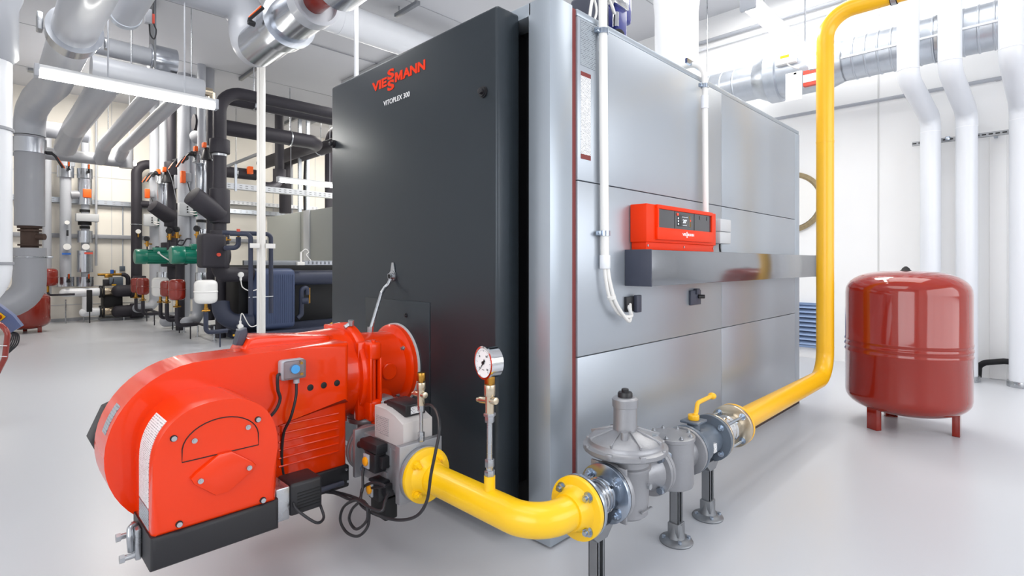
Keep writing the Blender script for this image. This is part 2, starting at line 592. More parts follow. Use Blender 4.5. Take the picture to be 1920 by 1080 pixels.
# data plate and sticker on the side
B().box((1.965, Y0 - 0.002, 1.905 + 0.27), (2.08, Y0, 2.385)).build('rating_plate', 'plate_print', boiler)
st = B().box((1.966, Y0 - 0.002, 1.76), (2.041, Y0, 2.125)).build('sticker', 'label_print', boiler)
B().box((1.966, Y0 - 0.0025, 1.738), (2.041, Y0, 1.76)).box((1.966, Y0 - 0.0025, 2.125), (2.041, Y0, 2.145)).build('sticker_edge', 'brown_red', st)

# control shelf beam along the side
shelf = thing('cable_duct', (3.7, 1.505, 1.137), 'long steel cable duct beam fixed along the boiler side below the control box', 'cable duct')
B().box((2.342, 1.354, 1.137), (5.1, 1.504, 1.319), 0.004).build('trough', 'shelf_steel', shelf)
B().box((2.334, 1.352, 1.135), (2.343, 1.504, 1.321), 0.002).build('end_cap', 'shelf_end', shelf)
B().box((5.1, 1.352, 1.134), (5.25, 1.504, 1.322), 0.003).build('joint_sleeve', 'frame_silver', shelf)

# controller
ct = thing('boiler_controller', (2.79, 1.45, 1.32), 'orange control box with a dark display panel sitting on the cable duct', 'control box')
yf = 1.400
b = B()
b.box((2.378, yf + 0.003, 1.36), (3.19, 1.5, 1.556), 0.004)
b.build('housing', 'orange_matt', ct)
B().box((2.39, yf + 0.012, 1.3195), (3.18, 1.5, 1.362), 0.003).build('base', 'orange_matt', ct)
b = B()   # raised frame of the front with a window
x0, x1, z0, z1 = 2.462, 3.115, 1.375, 1.556
wx0, wx1, wz0, wz1 = 2.475, 3.10, 1.438, 1.535
b.box((x0, yf - 0.012, z0), (x1, yf + 0.004, wz0), 0.002)
b.box((x0, yf - 0.012, wz1), (x1, yf + 0.004, z1), 0.002)
b.box((x0, yf - 0.012, wz0), (wx0, yf + 0.004, wz1))
b.box((wx1, yf - 0.012, wz0), (x1, yf + 0.004, wz1))
flap = b.build('front_cover', 'orange_matt', ct)
pn = B().box((wx0, yf - 0.004, wz0), (wx1, yf + 0.003, wz1)).build('display_panel', 'screen_grey', ct)
B().box((2.655, yf - 0.0055, 1.440), (2.657, yf - 0.003, 1.534)).box((2.885, yf - 0.0055, 1.440), (2.887, yf - 0.003, 1.534)).build('panel_seam', 'gap_black', pn)
scn = B().box((2.685, yf - 0.006, 1.455), (2.845, yf - 0.003, 1.518), 0.001).build('screen', 'screen_black', pn)
lettering('temperature_reading', [('20', (2.745, yf - 0.006, 1.474), 0.034, 0.02), ('o', (2.783, yf - 0.006, 1.486), 0.008, 0.008)], XH, ZH, 'display_glow', scn, depth=0.0006, fatten=0.0)
b = B()
for k in range(5): b.box((2.74 + k * 0.013, yf - 0.0066, 1.506), (2.746 + k * 0.013, yf - 0.006, 1.509))
for k in range(4): b.box((2.745 + k * 0.012, yf - 0.0066, 1.461), (2.753 + k * 0.012, yf - 0.006, 1.463))
for k in range(3): b.box((2.688, yf - 0.0066, 1.463 + k * 0.0155), (2.698, yf - 0.006, 1.471 + k * 0.0155), 0.0003)
b.build('screen_icon', 'display_glow', scn)
B().box((2.676, yf - 0.0068, 1.512), (2.696, yf - 0.006, 1.526)).box((2.832, yf - 0.0066, 1.487), (2.841, yf - 0.006, 1.496)).build('screen_icon', 'display_red', scn)
B().box((2.952, yf - 0.0062, 1.505), (2.966, yf - 0.004, 1.527)).box((3.045, yf - 0.0062, 1.505), (3.062, yf - 0.004, 1.527)).build('rocker_switch', 'screen_black', pn)
wr = lettering('brand_lettering', [('VIE', (2.728, yf - 0.012, 1.403), 0.045, 0.015), ('M', (2.790, yf - 0.012, 1.403), 0.018, 0.015), ('ANN', (2.810, yf - 0.012, 1.403), 0.055, 0.015),
                                   ('S', (2.775, yf - 0.012, 1.4105), 0.014, 0.016), ('S', (2.775, yf - 0.012, 1.393), 0.014, 0.016)],
              XH, ZH, 'letter_white', flap, depth=0.0008, fatten=0.03)
for x in (2.402, 2.79, 3.168):
    B().cyl((x, yf + 0.013, 1.342), (x, yf + 0.008, 1.342), 0.006, n=12).build('screw', 'steel', ct)
jb = thing('junction_box', (3.42, 1.47, 1.38), 'small white junction box beside the right end of the orange control box', 'junction box')
B().box((3.31, 1.425, 1.455), (3.475, 1.503, 1.535), 0.006).box((3.31, 1.427, 1.377), (3.475, 1.503, 1.453), 0.006).build('housing', 'light_grey', jb)
B().tube([(3.39, 1.465, 1.38), (3.39, 1.465, 1.35), (3.40, 1.465, 1.319)], 0.006, 10).build('lead', 'black_cable', jb)

# conduits on the side
def clip(b, x, y, z, r):
    b.cyl((x, y, z - 0.012), (x, y, z + 0.012), r + 0.006)
    b.box((x - 0.045, y - 0.004, z - 0.011), (x - 0.02, y + 0.02, z + 0.011), 0.002)
    b.cyl((x - 0.055, y + 0.004, z), (x + 0.04, y + 0.004, z), 0.004, n=10)
c1 = thing('conduit', (2.105, 1.47, 1.2), 'thick white conduit running down from the ceiling over the front of the silver side', 'conduit')
B().tube([(2.10, 1.475, CEIL), (2.10, 1.475, 2.4), (2.117, 1.475, 1.26)], 0.0205, 24).build('pipe', 'conduit_white', c1)
B().cyl((2.117, 1.475, 1.225), (2.117, 1.475, 1.29), 0.026, bev=0.002).build('sleeve', 'pvc_white', c1)
for z, x in ((2.36, 2.10), (1.395, 2.114)):
    b = B(); clip(b, x, 1.475, z, 0.0205); b.build('clip', 'zinc', c1)
c2 = thing('conduit', (3.2, 1.475, 1.57), 'thinner white conduit hooked over the boiler top down to the orange control box', 'conduit')
B().tube([(3.19, 1.95, 2.46), (3.19, 1.80, 2.515), (3.19, 1.475, 2.515), (3.205, 1.475, 1.57)], 0.018, 20, bend=0.1).build('pipe', 'conduit_white', c2)
b = B(); clip(b, 3.19, 1.475, 2.36, 0.018)
b.box((3.11, 1.55, 2.505), (3.3, 1.565, 2.535))
b.build('clip', 'zinc', c2)
B().cyl((3.192, 1.475, 2.22), (3.192, 1.475, 2.3), 0.022).build('sleeve', 'pvc_white', c2)
w = B()
w.wire([(2.113, 1.475, 1.24), (2.118, 1.47, 1.17), (2.145, 1.465, 1.08), (2.22, 1.46, 1.0), (2.31, 1.45, 0.985), (2.345, 1.49, 1.03)], 0.009, 10)
w.wire([(2.124, 1.465, 1.24), (2.13, 1.455, 1.16), (2.165, 1.445, 1.06), (2.25, 1.44, 0.975), (2.30, 1.45, 0.97), (2.36, 1.49, 1.04)], 0.009, 10)
w.cyl((2.143, 1.458, 1.095), (2.150, 1.458, 1.082), 0.021, n=16)
tag(w.build('cable_pair', 'conduit_white'), 'white cable pair curving from the thick conduit into the side of the boiler', 'cable')
cp = thing('cable_entry', (2.38, 1.5, 1.0), 'small black cable entry plate taking in the white cable pair', 'cable entry')
B().box((2.33, 1.488, 1.0), (2.43, 1.505, 1.078), 0.003).build('frame', 'black_plastic', cp)
B().box((2.395, 1.468, 0.995), (2.44, 1.49, 1.085), 0.004).build('clamp', 'shelf_end', cp)
cp = thing('cable_entry', (3.1, 1.5, 1.0), 'small black cover plate with a round plug under the steel cable duct', 'cover plate')
B().box((3.04, 1.49, 0.995), (3.175, 1.505, 1.085), 0.003).box((3.10, 1.48, 1.06), (3.14, 1.505, 1.095), 0.003).build('plate', 'shelf_end', cp)
B().cyl((3.135, 1.49, 1.045), (3.16, 1.462, 1.045), 0.012).build('plug', 'black_plastic', cp)

# things on top of the boiler
fl = thing('flue_pipe', (4.79, 2.5, ZT), 'wide white flue pipe rising from the boiler top to the ceiling', 'flue pipe')
B().lathe([(0.205, 0), (0.205, 1.25), (0.22, 1.4), (0.2, 1.6), (0.205, CEIL - ZT)], (4.79, 2.5, ZT), n=48).build('pipe', 'pvc_white', fl)
B().lathe([(0.215, 0.01), (0.225, 0.02), (0.225, 0.06), (0.215, 0.07)], (4.79, 2.5, ZT), n=48).build('collar', 'steel', fl)
pu = thing('valve_actuator', (2.5, 1.78, ZT), 'blue motorised valve actuator standing on top of the boiler', 'actuator')
B().box((2.52, 1.68, 2.50), (2.64, 1.84, 2.72), 0.02, 3).box((2.56, 1.70, 2.66), (2.72, 1.84, 2.84), 0.02, 3).build('housing', 'blue_motor', pu)
B().cyl((2.5, 1.70, 2.50), (2.46, 1.62, 2.50), 0.036, n=24, bev=0.004).cyl((2.48, 1.78, ZT), (2.48, 1.78, 2.58), 0.045).build('hand_wheel', 'black_plastic', pu)
B().box((2.25, 1.66, 2.52), (2.43, 1.80, 2.68), 0.02, 3).box((2.30, 1.70, ZT), (2.36, 1.76, 2.54)).build('terminal_box', 'shelf_end', pu)
B().wire([(2.2, 1.63, 2.5), (2.22, 1.62, 2.62), (2.3, 1.62, 2.72), (2.44, 1.64, 2.62), (2.5, 1.7, 2.72)], 0.008).wire([(2.22, 1.66, 2.44), (2.25, 1.62, 2.56), (2.2, 1.64, 2.7)], 0.006).build('lead', 'conduit_white', pu)
B().box((2.02, 1.7, ZT), (2.2, 2.0, ZT + 0.11), 0.01).cyl((2.2, 1.8, ZT + 0.06), (2.55, 1.8, ZT + 0.06), 0.03).build('valve_body', 'rust_dirt', pu)
B().box((2.48, 1.66, 2.70), (2.62, 1.72, 2.78), 0.004).cyl((2.50, 1.67, 2.57), (2.50, 1.67, 2.65), 0.018).build('name_plate', 'chrome', pu)

# ---------------------------------------------------------------- gas burner
bu = thing('gas_burner', (0.9, 2.4, 0), 'glossy orange gas burner with a round fan housing bolted to the dark boiler door', 'burner')
AY, AZ = 2.49, 0.705
# fan volute: outline in X/Z, thickness in Y
cxv, czv, rv = 0.585, 0.59, 0.297
poly = []
for i in range(0, 29):
    a = math.radians(90 + i * (190 / 28))
    poly.append((cxv + rv * math.cos(a), czv + rv * math.sin(a)))
poly += [(0.80, 0.275), (0.80, 0.60), (1.175, 0.62), (1.175, 0.893), (0.9, 0.893)]
b = B()
b.prism(poly, (0, 2.42, 0), XH, ZH, 0.215, 0.022, 4)    # XH x ZH = -Y
b.build('fan_housing', 'orange_paint', bu)
b = B()
b.lathe([(0.16, 0.0), (0.195, 0.02), (0.212, 0.06), (0.216, 0.30), (0.222, 0.40), (0.222, 0.47)], (0.80, AY, AZ), XH, 56)
b.box((0.80, AY - 0.12, AZ + 0.05), (1.20, AY + 0.12, AZ + 0.205), 0.03, 3)
b.build('air_tube', 'orange_paint', bu)
b = B()   # lower casing with pressed ribs
b.box((0.78, 2.235, 0.24), (1.175, 2.66, 0.67), 0.012, 3)
casing = b.build('lower_casing', 'orange_paint', bu)
b = B()
for k in range(6):
    z = 0.575 - k * 0.034
    b.tube([(0.87, 2.234, z), (1.135, 2.234, z)], 0.0045, 8)
b.build('pressed_rib', 'orange_paint', casing)
b = B()
b.box((0.90, 2.22, 0.235), (1.182, 2.28, 0.335), 0.008, 3)
cv = b.build('terminal_cover', 'black_plastic', bu)
B().tube([(0.93, 2.216, 0.262), (1.15, 2.216, 0.262)], 0.011, 14).build('cable_comb', 'shelf_end', cv)
for x, z in ((0.915, 0.318), (1.165, 0.318), (1.172, 0.262)):
    B().cyl((x, 2.222, z), (x, 2.213, z), 0.006, n=12).build('screw', 'steel', cv)
for x in (0.993, 1.053, 1.114):
    B().cyl((x, 2.22, 0.719), (x, 2.203, 0.719), 0.0145, n=24, bev=0.003).build('plug', 'gap_black', bu)
# top lid ridge and latch
b = B()
b.prism([(0.77, 0.88), (0.80, 0.93), (0.84, 0.938), (1.10, 0.915), (1.16, 0.91), (1.16, 0.85), (0.77, 0.85)], (0, 2.52, 0), XH, ZH, 0.16, 0.012, 3)
b.build('top_lid', 'orange_paint', bu)
B().prism([(0.755, 0.905), (0.77, 0.965), (0.80, 0.975), (0.805, 0.95), (0.785, 0.90)], (0, 2.44, 0), XH, ZH, 0.05, 0.006, 3).build('latch', 'shelf_end', bu)
# front air box with arched top
def arch(x0, x1, z0, z1, r, k=14):
    cx = (x0 + x1) / 2
    w = (x1 - x0) / 2
    pts = [(x0, z0)]
    for i in range(k * 2 + 1):
        a = math.pi - math.pi * i / (2 * k)
        pts.append((cx + w * math.copysign(abs(math.cos(a)) ** 0.86, math.cos(a)), z1 - r + r * abs(math.sin(a)) ** 0.86))
    pts.append((x1, z0))
    return pts
air = B().prism(arch(0.375, 0.757, 0.385, 0.79, 0.20), (0, 2.225, 0), XH, ZH, 0.275, 0.03, 4).build('air_box', 'orange_paint', bu)
B().prism([(0.370, 0.288), (0.762, 0.288), (0.762, 0.395), (0.370, 0.395)], (0, 2.225, 0), XH, ZH, 0.28, 0.016, 3).build('base_trim', 'black_plastic', bu)
# D shaped cover line and rhombic boss on the box front
yb = 1.949
b = B()
dl = [(0.455, 0.61)] + [(0.5725 + 0.1175 * math.cos(math.radians(a)), 0.645 + 0.085 * math.sin(math.radians(a))) for a in range(175, 4, -10)] + [(0.69, 0.61)]
b.tube([(x, yb, z) for x, z in dl], 0.0018, 6, loop=True)
b.build('cover_seam', 'gap_black', air)
b = B()
b.prism([(0.478, 0.552), (0.488, 0.532), (0.55, 0.478), (0.59, 0.478), (0.668, 0.528), (0.678, 0.545), (0.664, 0.562), (0.60, 0.612), (0.56, 0.612), (0.492, 0.566)],
        (0, 1.952, 0), XH, ZH, 0.016, 0.004, 2)
b.build('handle_boss', 'orange_paint', air)
for x, z, y in ((0.504, 0.541, 1.934), (0.654, 0.543, 1.934), (0.49, 0.672, yb), (0.655, 0.68, yb)):
    B().cyl((x, y + 0.003, z), (x, y - 0.005, z), 0.0085, n=18).cyl((x, y - 0.005, z), (x, y - 0.007, z), 0.005, n=6).build('screw', 'steel', air)
for x, z in ((0.432, 0.693), (0.688, 0.70), (0.447, 0.415), (0.705, 0.41)):
    o = B().cyl((x, yb + 0.004, z), (x, yb - 0.002, z), 0.0105, n=20).build('washer', 'gap_black', air)
    B().cyl((x, yb - 0.002, z), (x, yb - 0.008, z), 0.008, n=18).build('screw', 'steel', o)
# rating label on the curved left flank
b = B()
pr = arch(0.375, 0.757, 0.385, 0.79, 0.20)
lp = [p for p in pr if p[0] < 0.46 and p[1] > 0.45]
lp = [(0.375, 0.47)] + [p for p in lp]
rings = []
for x, z in lp[:9]:
    d = Vector((x - 0.60, 0, z - 0.55)).normalized()
    rings.append([Vector((x, 2.0, z)) + d * 0.0015, Vector((x, 2.14, z)) + d * 0.0015, Vector((x, 2.14, z)) - d * 0.002, Vector((x, 2.0, z)) - d * 0.002])
b.rings(rings)
b.build('rating_label', 'label_print', air)
B().box((0.3738, 2.0, 0.40), (0.376, 2.14, 0.465)).build('rating_label', 'plate_print', air)
# silver name strip on the volute rim
b = B()
rr = []
for i in range(7):
    a = math.radians(146 + i * 3.2)
    d = Vector((math.cos(a), 0, math.sin(a)))
    c = Vector((cxv, 0, czv))
    rr.append([c + d * (rv + 0.0015) + YH * 2.245, c + d * (rv + 0.0015) + YH * 2.31, c + d * (rv - 0.002) + YH * 2.31, c + d * (rv - 0.002) + YH * 2.245])
b.rings(rr)
b.build('name_strip', 'plate_print', bu)
# drain/bracket hardware at lower left of the box
b = B()
b.box((0.352, 2.07, 0.285), (0.369, 2.155, 0.385), 0.004)
b.tube([(0.366, 2.11, 0.37), (0.345, 2.11, 0.40), (0.34, 2.09, 0.36), (0.345, 2.10, 0.31)], 0.010, 10, bend=0.02)
b.cyl((0.36, 2.15, 0.345), (0.325, 2.15, 0.345), 0.009, n=14).cyl((0.325, 2.15, 0.345), (0.312, 2.15, 0.345), 0.014, n=6)
b.cyl((0.36, 2.085, 0.30), (0.325, 2.085, 0.30), 0.009, n=14).cyl((0.325, 2.085, 0.30), (0.312, 2.085, 0.30), 0.014, n=6)
b.build('hinge_fitting', 'steel', bu)
# fan motor on the far side
b = B()
b.lathe([(0.14, 0), (0.155, 0.02), (0.155, 0.14), (0.13, 0.18), (0.0, 0.18)], (0.436, 2.42, 0.595), YH, 8)
b.build('fan_motor', 'black_plastic', bu)
# hinge flange, second tube, door flange
b = B()
b.lathe([(0.20, 0), (0.243, 0.006), (0.247, 0.018), (0.247, 0.05), (0.22, 0.06)], (1.262, AY, AZ), XH, 64)
b.box((1.262, AY + 0.02, AZ + 0.16), (1.33, AY + 0.16, AZ + 0.228), 0.008)
b.build('hinge_flange', 'orange_paint', bu)
B().cyl((1.29, 2.41, AZ + 0.238), (1.29, 2.405, AZ + 0.265), 0.014, n=6).cyl((1.26, 2.415, AZ + 0.23), (1.30, 2.415, AZ + 0.25), 0.011, n=12).build('hinge_bolt', 'steel', bu)
b = B()
b.lathe([(0.18, 0), (0.19, 0.01), (0.185, 0.10), (0.178, 0.24), (0.19, 0.265)], (1.315, AY, AZ), XH, 56)
b.lathe([(0.135, 0), (0.13, 0.10), (0.12, 0.16)], (1.40, AY - 0.02, AZ - 0.03), (0, -0.25, -1), 40)
b.lathe([(0.042, 0), (0.042, 0.03), (0.038, 0.034)], (1.44, AY - 0.165, AZ + 0.005), (0, -1, 0), 28)
b.build('mixing_head', 'orange_paint', bu)
b = B()
b.lathe([(0.18, -0.02), (0.205, -0.002), (0.213, 0.004), (0.213, 0.028), (0.2, 0.03)], (1.568, AY, AZ), XH, 64)
df = b.build('door_flange', 'orange_paint', bu)
B().lathe([(0.19, 0), (0.219, 0), (0.219, 0.011), (0.19, 0.011)], (1.597, AY, AZ), XH, 64).build('flange_gasket', 'light_grey', bu)
for a in (35, 125, 215, 305):
    a = math.radians(a)
    p = Vector((1.566, AY + 0.178 * math.sin(a), AZ + 0.178 * math.cos(a)))
    B().cyl(p, p - XH * 0.018, 0.014, n=6).cyl(p - XH * 0.018, p - XH * 0.032, 0.009, n=12).build('flange_bolt', 'steel', df)
p = Vector((1.566, AY - 0.178 * math.sin(math.radians(50)), AZ + 0.178 * math.cos(math.radians(50))))
# hinge post with oval slot
b = B()
hx0, hx1, hy0, hy1 = 1.29, 1.355, 2.225, 2.30
b.box((hx0, hy0, 0.79), (hx1, hy1, 0.875), 0.014, 3)
b.box((hx0, hy0, 0.50), (hx1, hy1, 0.60), 0.014, 3)
b.box((hx0, hy0, 0.59), (hx0 + 0.014, hy1, 0.80), 0.004)
b.box((hx1 - 0.012, hy0, 0.59), (hx1, hy1, 0.80), 0.004)
b.box((hx0 - 0.03, hy0 + 0.06, 0.50), (hx1, hy1 + 0.03, 0.875), 0.01)
b.build('hinge_post', 'orange_paint', bu)
B().cyl(((hx0 + hx1) / 2, 2.25, 0.48), ((hx0 + hx1) / 2, 2.25, 0.885), 0.011).build('hinge_pin', 'orange_paint', bu)
# neck casting and steel flange where the gas enters
b = B()
b.lathe([(0.10, 0), (0.10, 0.022), (0.075, 0.028), (0.07, 0.10)], (1.36, 2.37, 0.498), ZH, 48)
b.box((1.345, 2.24, 0.52), (1.44, 2.42, 0.60), 0.02, 3)
nk = b.build('gas_neck', 'cast_alu', bu)
B().cyl((1.40, 2.245, 0.565), (1.40, 2.225, 0.565), 0.016, n=6).build('neck_plug', 'brass', nk)
# silver metal tube from the sight glass to the burner
tag_b = B().tube([(1.595, 2.533, 1.165), (1.58, 2.533, 1.135), (1.565, 2.54, 1.12), (1.53, 2.52, 1.09), (1.455, 2.5, 0.91), (1.45, 2.5, 0.885)], 0.010, 12, bend=0.03)
cool = thing('sight_glass_tube', (1.5, 2.5, 0.88), 'thin bare metal tube from the burner up to the door sight glass', 'tube')
tag_b.build('tube', 'steel', cool)
B().cyl((1.45, 2.5, 0.885), (1.452, 2.5, 0.915), 0.016, n=6).build('union_nut', 'steel', cool)

# air pressure switch on the burner flank
ps = thing('air_pressure_switch', (0.905, 2.17, 0.78), 'clear fronted air pressure switch with a blue dial on the burner flank', 'pressure switch')
B().box((0.855, 2.165, 0.772), (0.955, 2.21, 0.855), 0.012, 3).build('housing', 'pvc_grey', ps)
B().box((0.862, 2.148, 0.776), (0.952, 2.166, 0.853), 0.010, 3).build('clear_cover', 'clear_plastic', ps)
B().cyl((0.905, 2.166, 0.818), (0.905, 2.1455, 0.818), 0.018, n=28).build('setting_dial', 'dial_blue', ps)
B().box((0.925, 2.155, 0.79), (0.937, 2.147, 0.80)).cyl((0.93, 2.166, 0.84), (0.93, 2.146, 0.84), 0.006).build('terminal', 'brass', ps)
B().cyl((0.92, 2.175, 0.772), (0.92, 2.175, 0.755), 0.012, n=16).build('cable_gland', 'pvc_grey', ps)
cb = B().wire([(0.86, 2.185, 0.80), (0.842, 2.17, 0.795), (0.845, 2.175, 0.74), (0.855, 2.178, 0.70), (0.835, 2.178, 0.655), (0.79, 2.19, 0.61)], 0.0065)
tag(cb.build('burner_cable', 'black_cable'), 'short black cable from the left of the pressure switch behind the air box', 'cable')
cb = B().wire([(0.92, 2.175, 0.757), (0.915, 2.168, 0.70), (0.895, 2.17, 0.62), (0.885, 2.22, 0.54), (0.885, 2.236, 0.42), (0.90, 2.238, 0.33), (0.915, 2.238, 0.30)], 0.006)
tag(cb.build('burner_cable', 'black_cable'), 'long black cable hanging from the pressure switch to the terminal cover', 'cable')

# air damper servo motor right of the air box
sv = thing('damper_servo', (0.87, 2.05, 0.25), 'black and silver damper servo motor between air box and terminal cover', 'servo motor')
B().box((0.770, 2.0, 0.285), (0.822, 2.13, 0.41), 0.006, 2).build('gearbox', 'steel', sv)
sb = B().box((0.822, 2.0, 0.29), (0.95, 2.13, 0.412), 0.012, 3)
sbo = sb.build('cover', 'black_plastic', sv)
b = B()
for k in range(6): b.box((0.85, 1.998, 0.31 + k * 0.012), (0.94, 2.002, 0.314 + k * 0.012))
b.build('cooling_slot', 'gap_black', sbo)
B().wire([(0.835, 2.0, 0.34), (0.84, 1.975, 0.32), (0.90, 1.95, 0.262), (0.945, 1.98, 0.255), (0.95, 2.02, 0.29)], 0.0055).build('lead', 'black_cable', sv)

# ---------------------------------------------------------------- gas train, part 1: pipe in front of the door
PX, PY, PZ = 1.28, 1.152, 0.388
yp = thing('gas_pipe', (1.30, 1.4, 0.28), 'short curved yellow gas pipe in front of the dark door, flanged at both ends', 'pipe')
B().tube([(PX, 1.755, PZ), (PX, PY, PZ), (1.485, PY, PZ)], 0.057, 36, bend=0.125, seg=14).build('pipe', 'yellow_pipe', yp)
def flange(b, c, ax, r=0.11, t=0.02, hub=True, hr=0.063, hl=0.045):
    """disc starting at c, thickness along ax; hub rises on the other side"""
    b.cyl(c, Vector(c) + Vector(ax) * t, r, n=56, bev=0.002)
    if hub: b.lathe([(hr + 0.018, 0), (hr + 0.008, 0.012), (hr, hl)], c, -Vector(ax), 40)
b = B(); flange(b, (PX, 1.755, PZ), YH); fa = b.build('flange', 'yellow_pipe', yp)
B().nuts((PX, 1.755, PZ), -YH, 0.083, 4, 0.015, 0.02, math.pi / 4).build('flange_bolt', 'yellow_pipe', fa)
b = B(); flange(b, (1.472, PY, PZ), XH); fb = b.build('flange', 'yellow_pipe', yp)
B().nuts((1.472, PY, PZ), -XH, 0.083, 4, 0.014, 0.018, math.pi / 4).build('flange_bolt', 'zinc', fb)
B().cyl((PX, 1.386, PZ + 0.04), (PX, 1.386, PZ + 0.105), 0.02, n=24).build('gauge_stub', 'yellow_pipe', yp)

pg = thing('pressure_gauge', (PX, 1.386, PZ + 0.105), 'round pressure gauge on a slim stem standing on the yellow gas pipe', 'pressure gauge')
z0 = PZ + 0.105
gy = 1.386
B().lathe([(0.010, 0.03), (0.010, 0.225)], (PX, gy, z0), n=20).build('stem', 'steel', pg)
b = B()
b.cyl((PX, gy, z0 - 0.005), (PX, gy, z0 + 0.02), 0.019, n=6, bev=0.002).cyl((PX, gy, z0 + 0.02), (PX, gy, z0 + 0.03), 0.013).cyl((PX, gy, z0 + 0.03), (PX, gy, z0 + 0.06), 0.017, n=6, bev=0.002)
b.next().cyl((PX, gy, z0 + 0.19), (PX, gy, z0 + 0.215), 0.017, n=6, bev=0.002).cyl((PX, gy, z0 + 0.212), (PX, gy, z0 + 0.224), 0.022, n=6, bev=0.002)
b.build('union_nut', 'steel', pg)
b = B()
b.cyl((PX, gy, z0 + 0.224), (PX, gy, z0 + 0.30), 0.016, n=24)
b.cyl((PX, gy + 0.05, z0 + 0.262), (PX, gy - 0.035, z0 + 0.272), 0.013, n=20, bev=0.002)
b.cyl((PX, gy + 0.065, z0 + 0.260), (PX, gy + 0.045, z0 + 0.262), 0.008, n=16)
b.cyl((PX, gy, z0 + 0.285), (PX, gy, z0 + 0.325), 0.020, n=24, bev=0.002)
b.build('shutoff_valve', 'nickel', pg)
B().box((PX - 0.014, gy - 0.014, z0 + 0.325), (PX + 0.014, gy + 0.014, z0 + 0.36), 0.003).build('connector', 'brass', pg)
gz = z0 + 0.405
GN = Vector((-0.985, 0.17, 0)).normalized()
gc = Vector((PX, gy, gz))
b = B()
b.lathe([(0.048, -0.028), (0.054, -0.024), (0.054, 0.018), (0.059, 0.020), (0.059, 0.028), (0.052, 0.029), (0.050, 0.024)], gc, GN, 64)
case = b.build('case', 'chrome', pg)
dial = B().cyl(gc + GN * 0.0245, gc + GN * 0.0262, 0.051, n=48).build('dial', 'letter_white', pg)
gx = ZH.cross(GN)      # to the right of the dial as read from the front
def dp(r, a): return gc + GN * 0.0268 + (gx * math.cos(a) + ZH * math.sin(a)) * r
b = B()
for k in range(31):
    a = math.radians(225 - k * 9)
    r0 = 0.040 if k % 5 == 0 else 0.043
    p, q = dp(r0, a), dp(0.046, a)
    b.tube([p, q], 0.0004 if k % 5 else 0.0008, 4)
b.build('dial_scale', 'gap_black', dial)
pieces = []
for s, a, w in (('0', 218, 0.005), ('50', 140, 0.009), ('100', 50, 0.012), ('150', -38, 0.012)):
    a = math.radians(a)
    p = dp(0.033, a) - gx * w / 2 - ZH * 0.004
    pieces.append((s, p, w, 0.007))
pieces.append(('mbar', dp(0.026, -math.pi / 2) - gx * 0.007, 0.014, 0.004))
lettering('dial_numbers', pieces, gx, ZH, 'gap_black', dial, depth=0.0004, fatten=0.0)
a = math.radians(230)
nd = Vector(dp(0.040, a)); nb = dp(0.014, a + math.pi)
pr = (gx * math.sin(a) * -1 + ZH * math.cos(a))
b = B()
b.rings([[nd + GN * 0.001, nd + GN * 0.002, nd + GN * 0.0015], [gc + GN * 0.0275 + pr * 0.003, gc + GN * 0.0295, gc + GN * 0.0275 - pr * 0.003], [nb + GN * 0.001 + pr * 0.006, nb + GN * 0.003, nb + GN * 0.001 - pr * 0.006]])
b.cyl(gc + GN * 0.0262, gc + GN * 0.031, 0.006)
b.build('needle', 'gap_black', pg)

# valve block
vb = thing('gas_valve_block', (1.28, 1.98, 0.25), 'grey gas valve block with a pale actuator between burner and yellow pipe', 'gas valve')
b = B()
b.tube([(1.36, 2.37, 0.50), (1.36, 2.37, PZ + 0.0), (1.36 - 0.06, 2.25, PZ)], 0.055, 32, bend=0.10, seg=10)
b.cyl((1.36, 2.37, 0.474), (1.36, 2.37, 0.496), 0.10, n=48, bev=0.002)
b.build('inlet_elbow', 'cast_alu', vb)
b = B()
flange(b, (PX, 2.225, PZ), YH, 0.105, 0.018, False)
b.cyl((PX, 2.195, PZ), (PX, 2.215, PZ), 0.105, n=48, bev=0.002)
b.box((PX - 0.10, 2.165, PZ - 0.10), (PX + 0.10, 2.187, PZ + 0.115), 0.004)
eb = b.build('burner_side_flange', 'cast_alu', vb)
B().nuts((PX, 2.165, PZ), -YH, 0.088, 4, 0.011, 0.014, math.pi / 4).build('flange_bolt', 'zinc', eb)
b = B()
b.box((1.222, 1.83, 0.285), (1.345, 2.165, 0.487), 0.006)
b.box((1.215, 1.86, 0.30), (1.23, 1.92, 0.47), 0.004).box((1.215, 1.96, 0.30), (1.23, 2.10, 0.36), 0.004)
b.box((1.24, 1.88, 0.262), (1.33, 2.10, 0.29), 0.004)
for k in range(5): b.box((1.219, 1.94 + k * 0.03, 0.395), (1.224, 1.955 + k * 0.03, 0.47), 0.001)
b.build('valve_body', 'cast_alu', vb)
b = B()
b.cyl((PX, 1.776, PZ), (PX, 1.798, PZ), 0.112, n=48, bev=0.002)
b.box((PX - 0.105, 1.80, PZ - 0.105), (PX + 0.105, 1.832, PZ + 0.128), 0.003)
b.build('pipe_side_flange', 'cast_alu', vb)
B().prism([(1.84, 0.489), (2.065, 0.489), (2.065, 0.628), (2.03, 0.632), (1.97, 0.628), (1.90, 0.612), (1.84, 0.592)], (1.218, 0, 0), YH, ZH, 0.148, 0.005, 2).build('actuator_housing', 'actuator_shell', vb)
B().box((1.2165, 1.95, 0.515), (1.2185, 2.05, 0.59)).build('print_label', 'actuator_print', vb)
ac = B().box((1.25, 1.87, 0.605), (1.352, 2.02, 0.655), 0.006).box((1.26, 2.0, 0.60), (1.33, 2.06, 0.64), 0.005).build('actuator_cover', 'black_plastic', vb)
B().box((1.275, 1.8685, 0.615), (1.335, 1.871, 0.645)).build('barcode_label', 'label_print', ac)
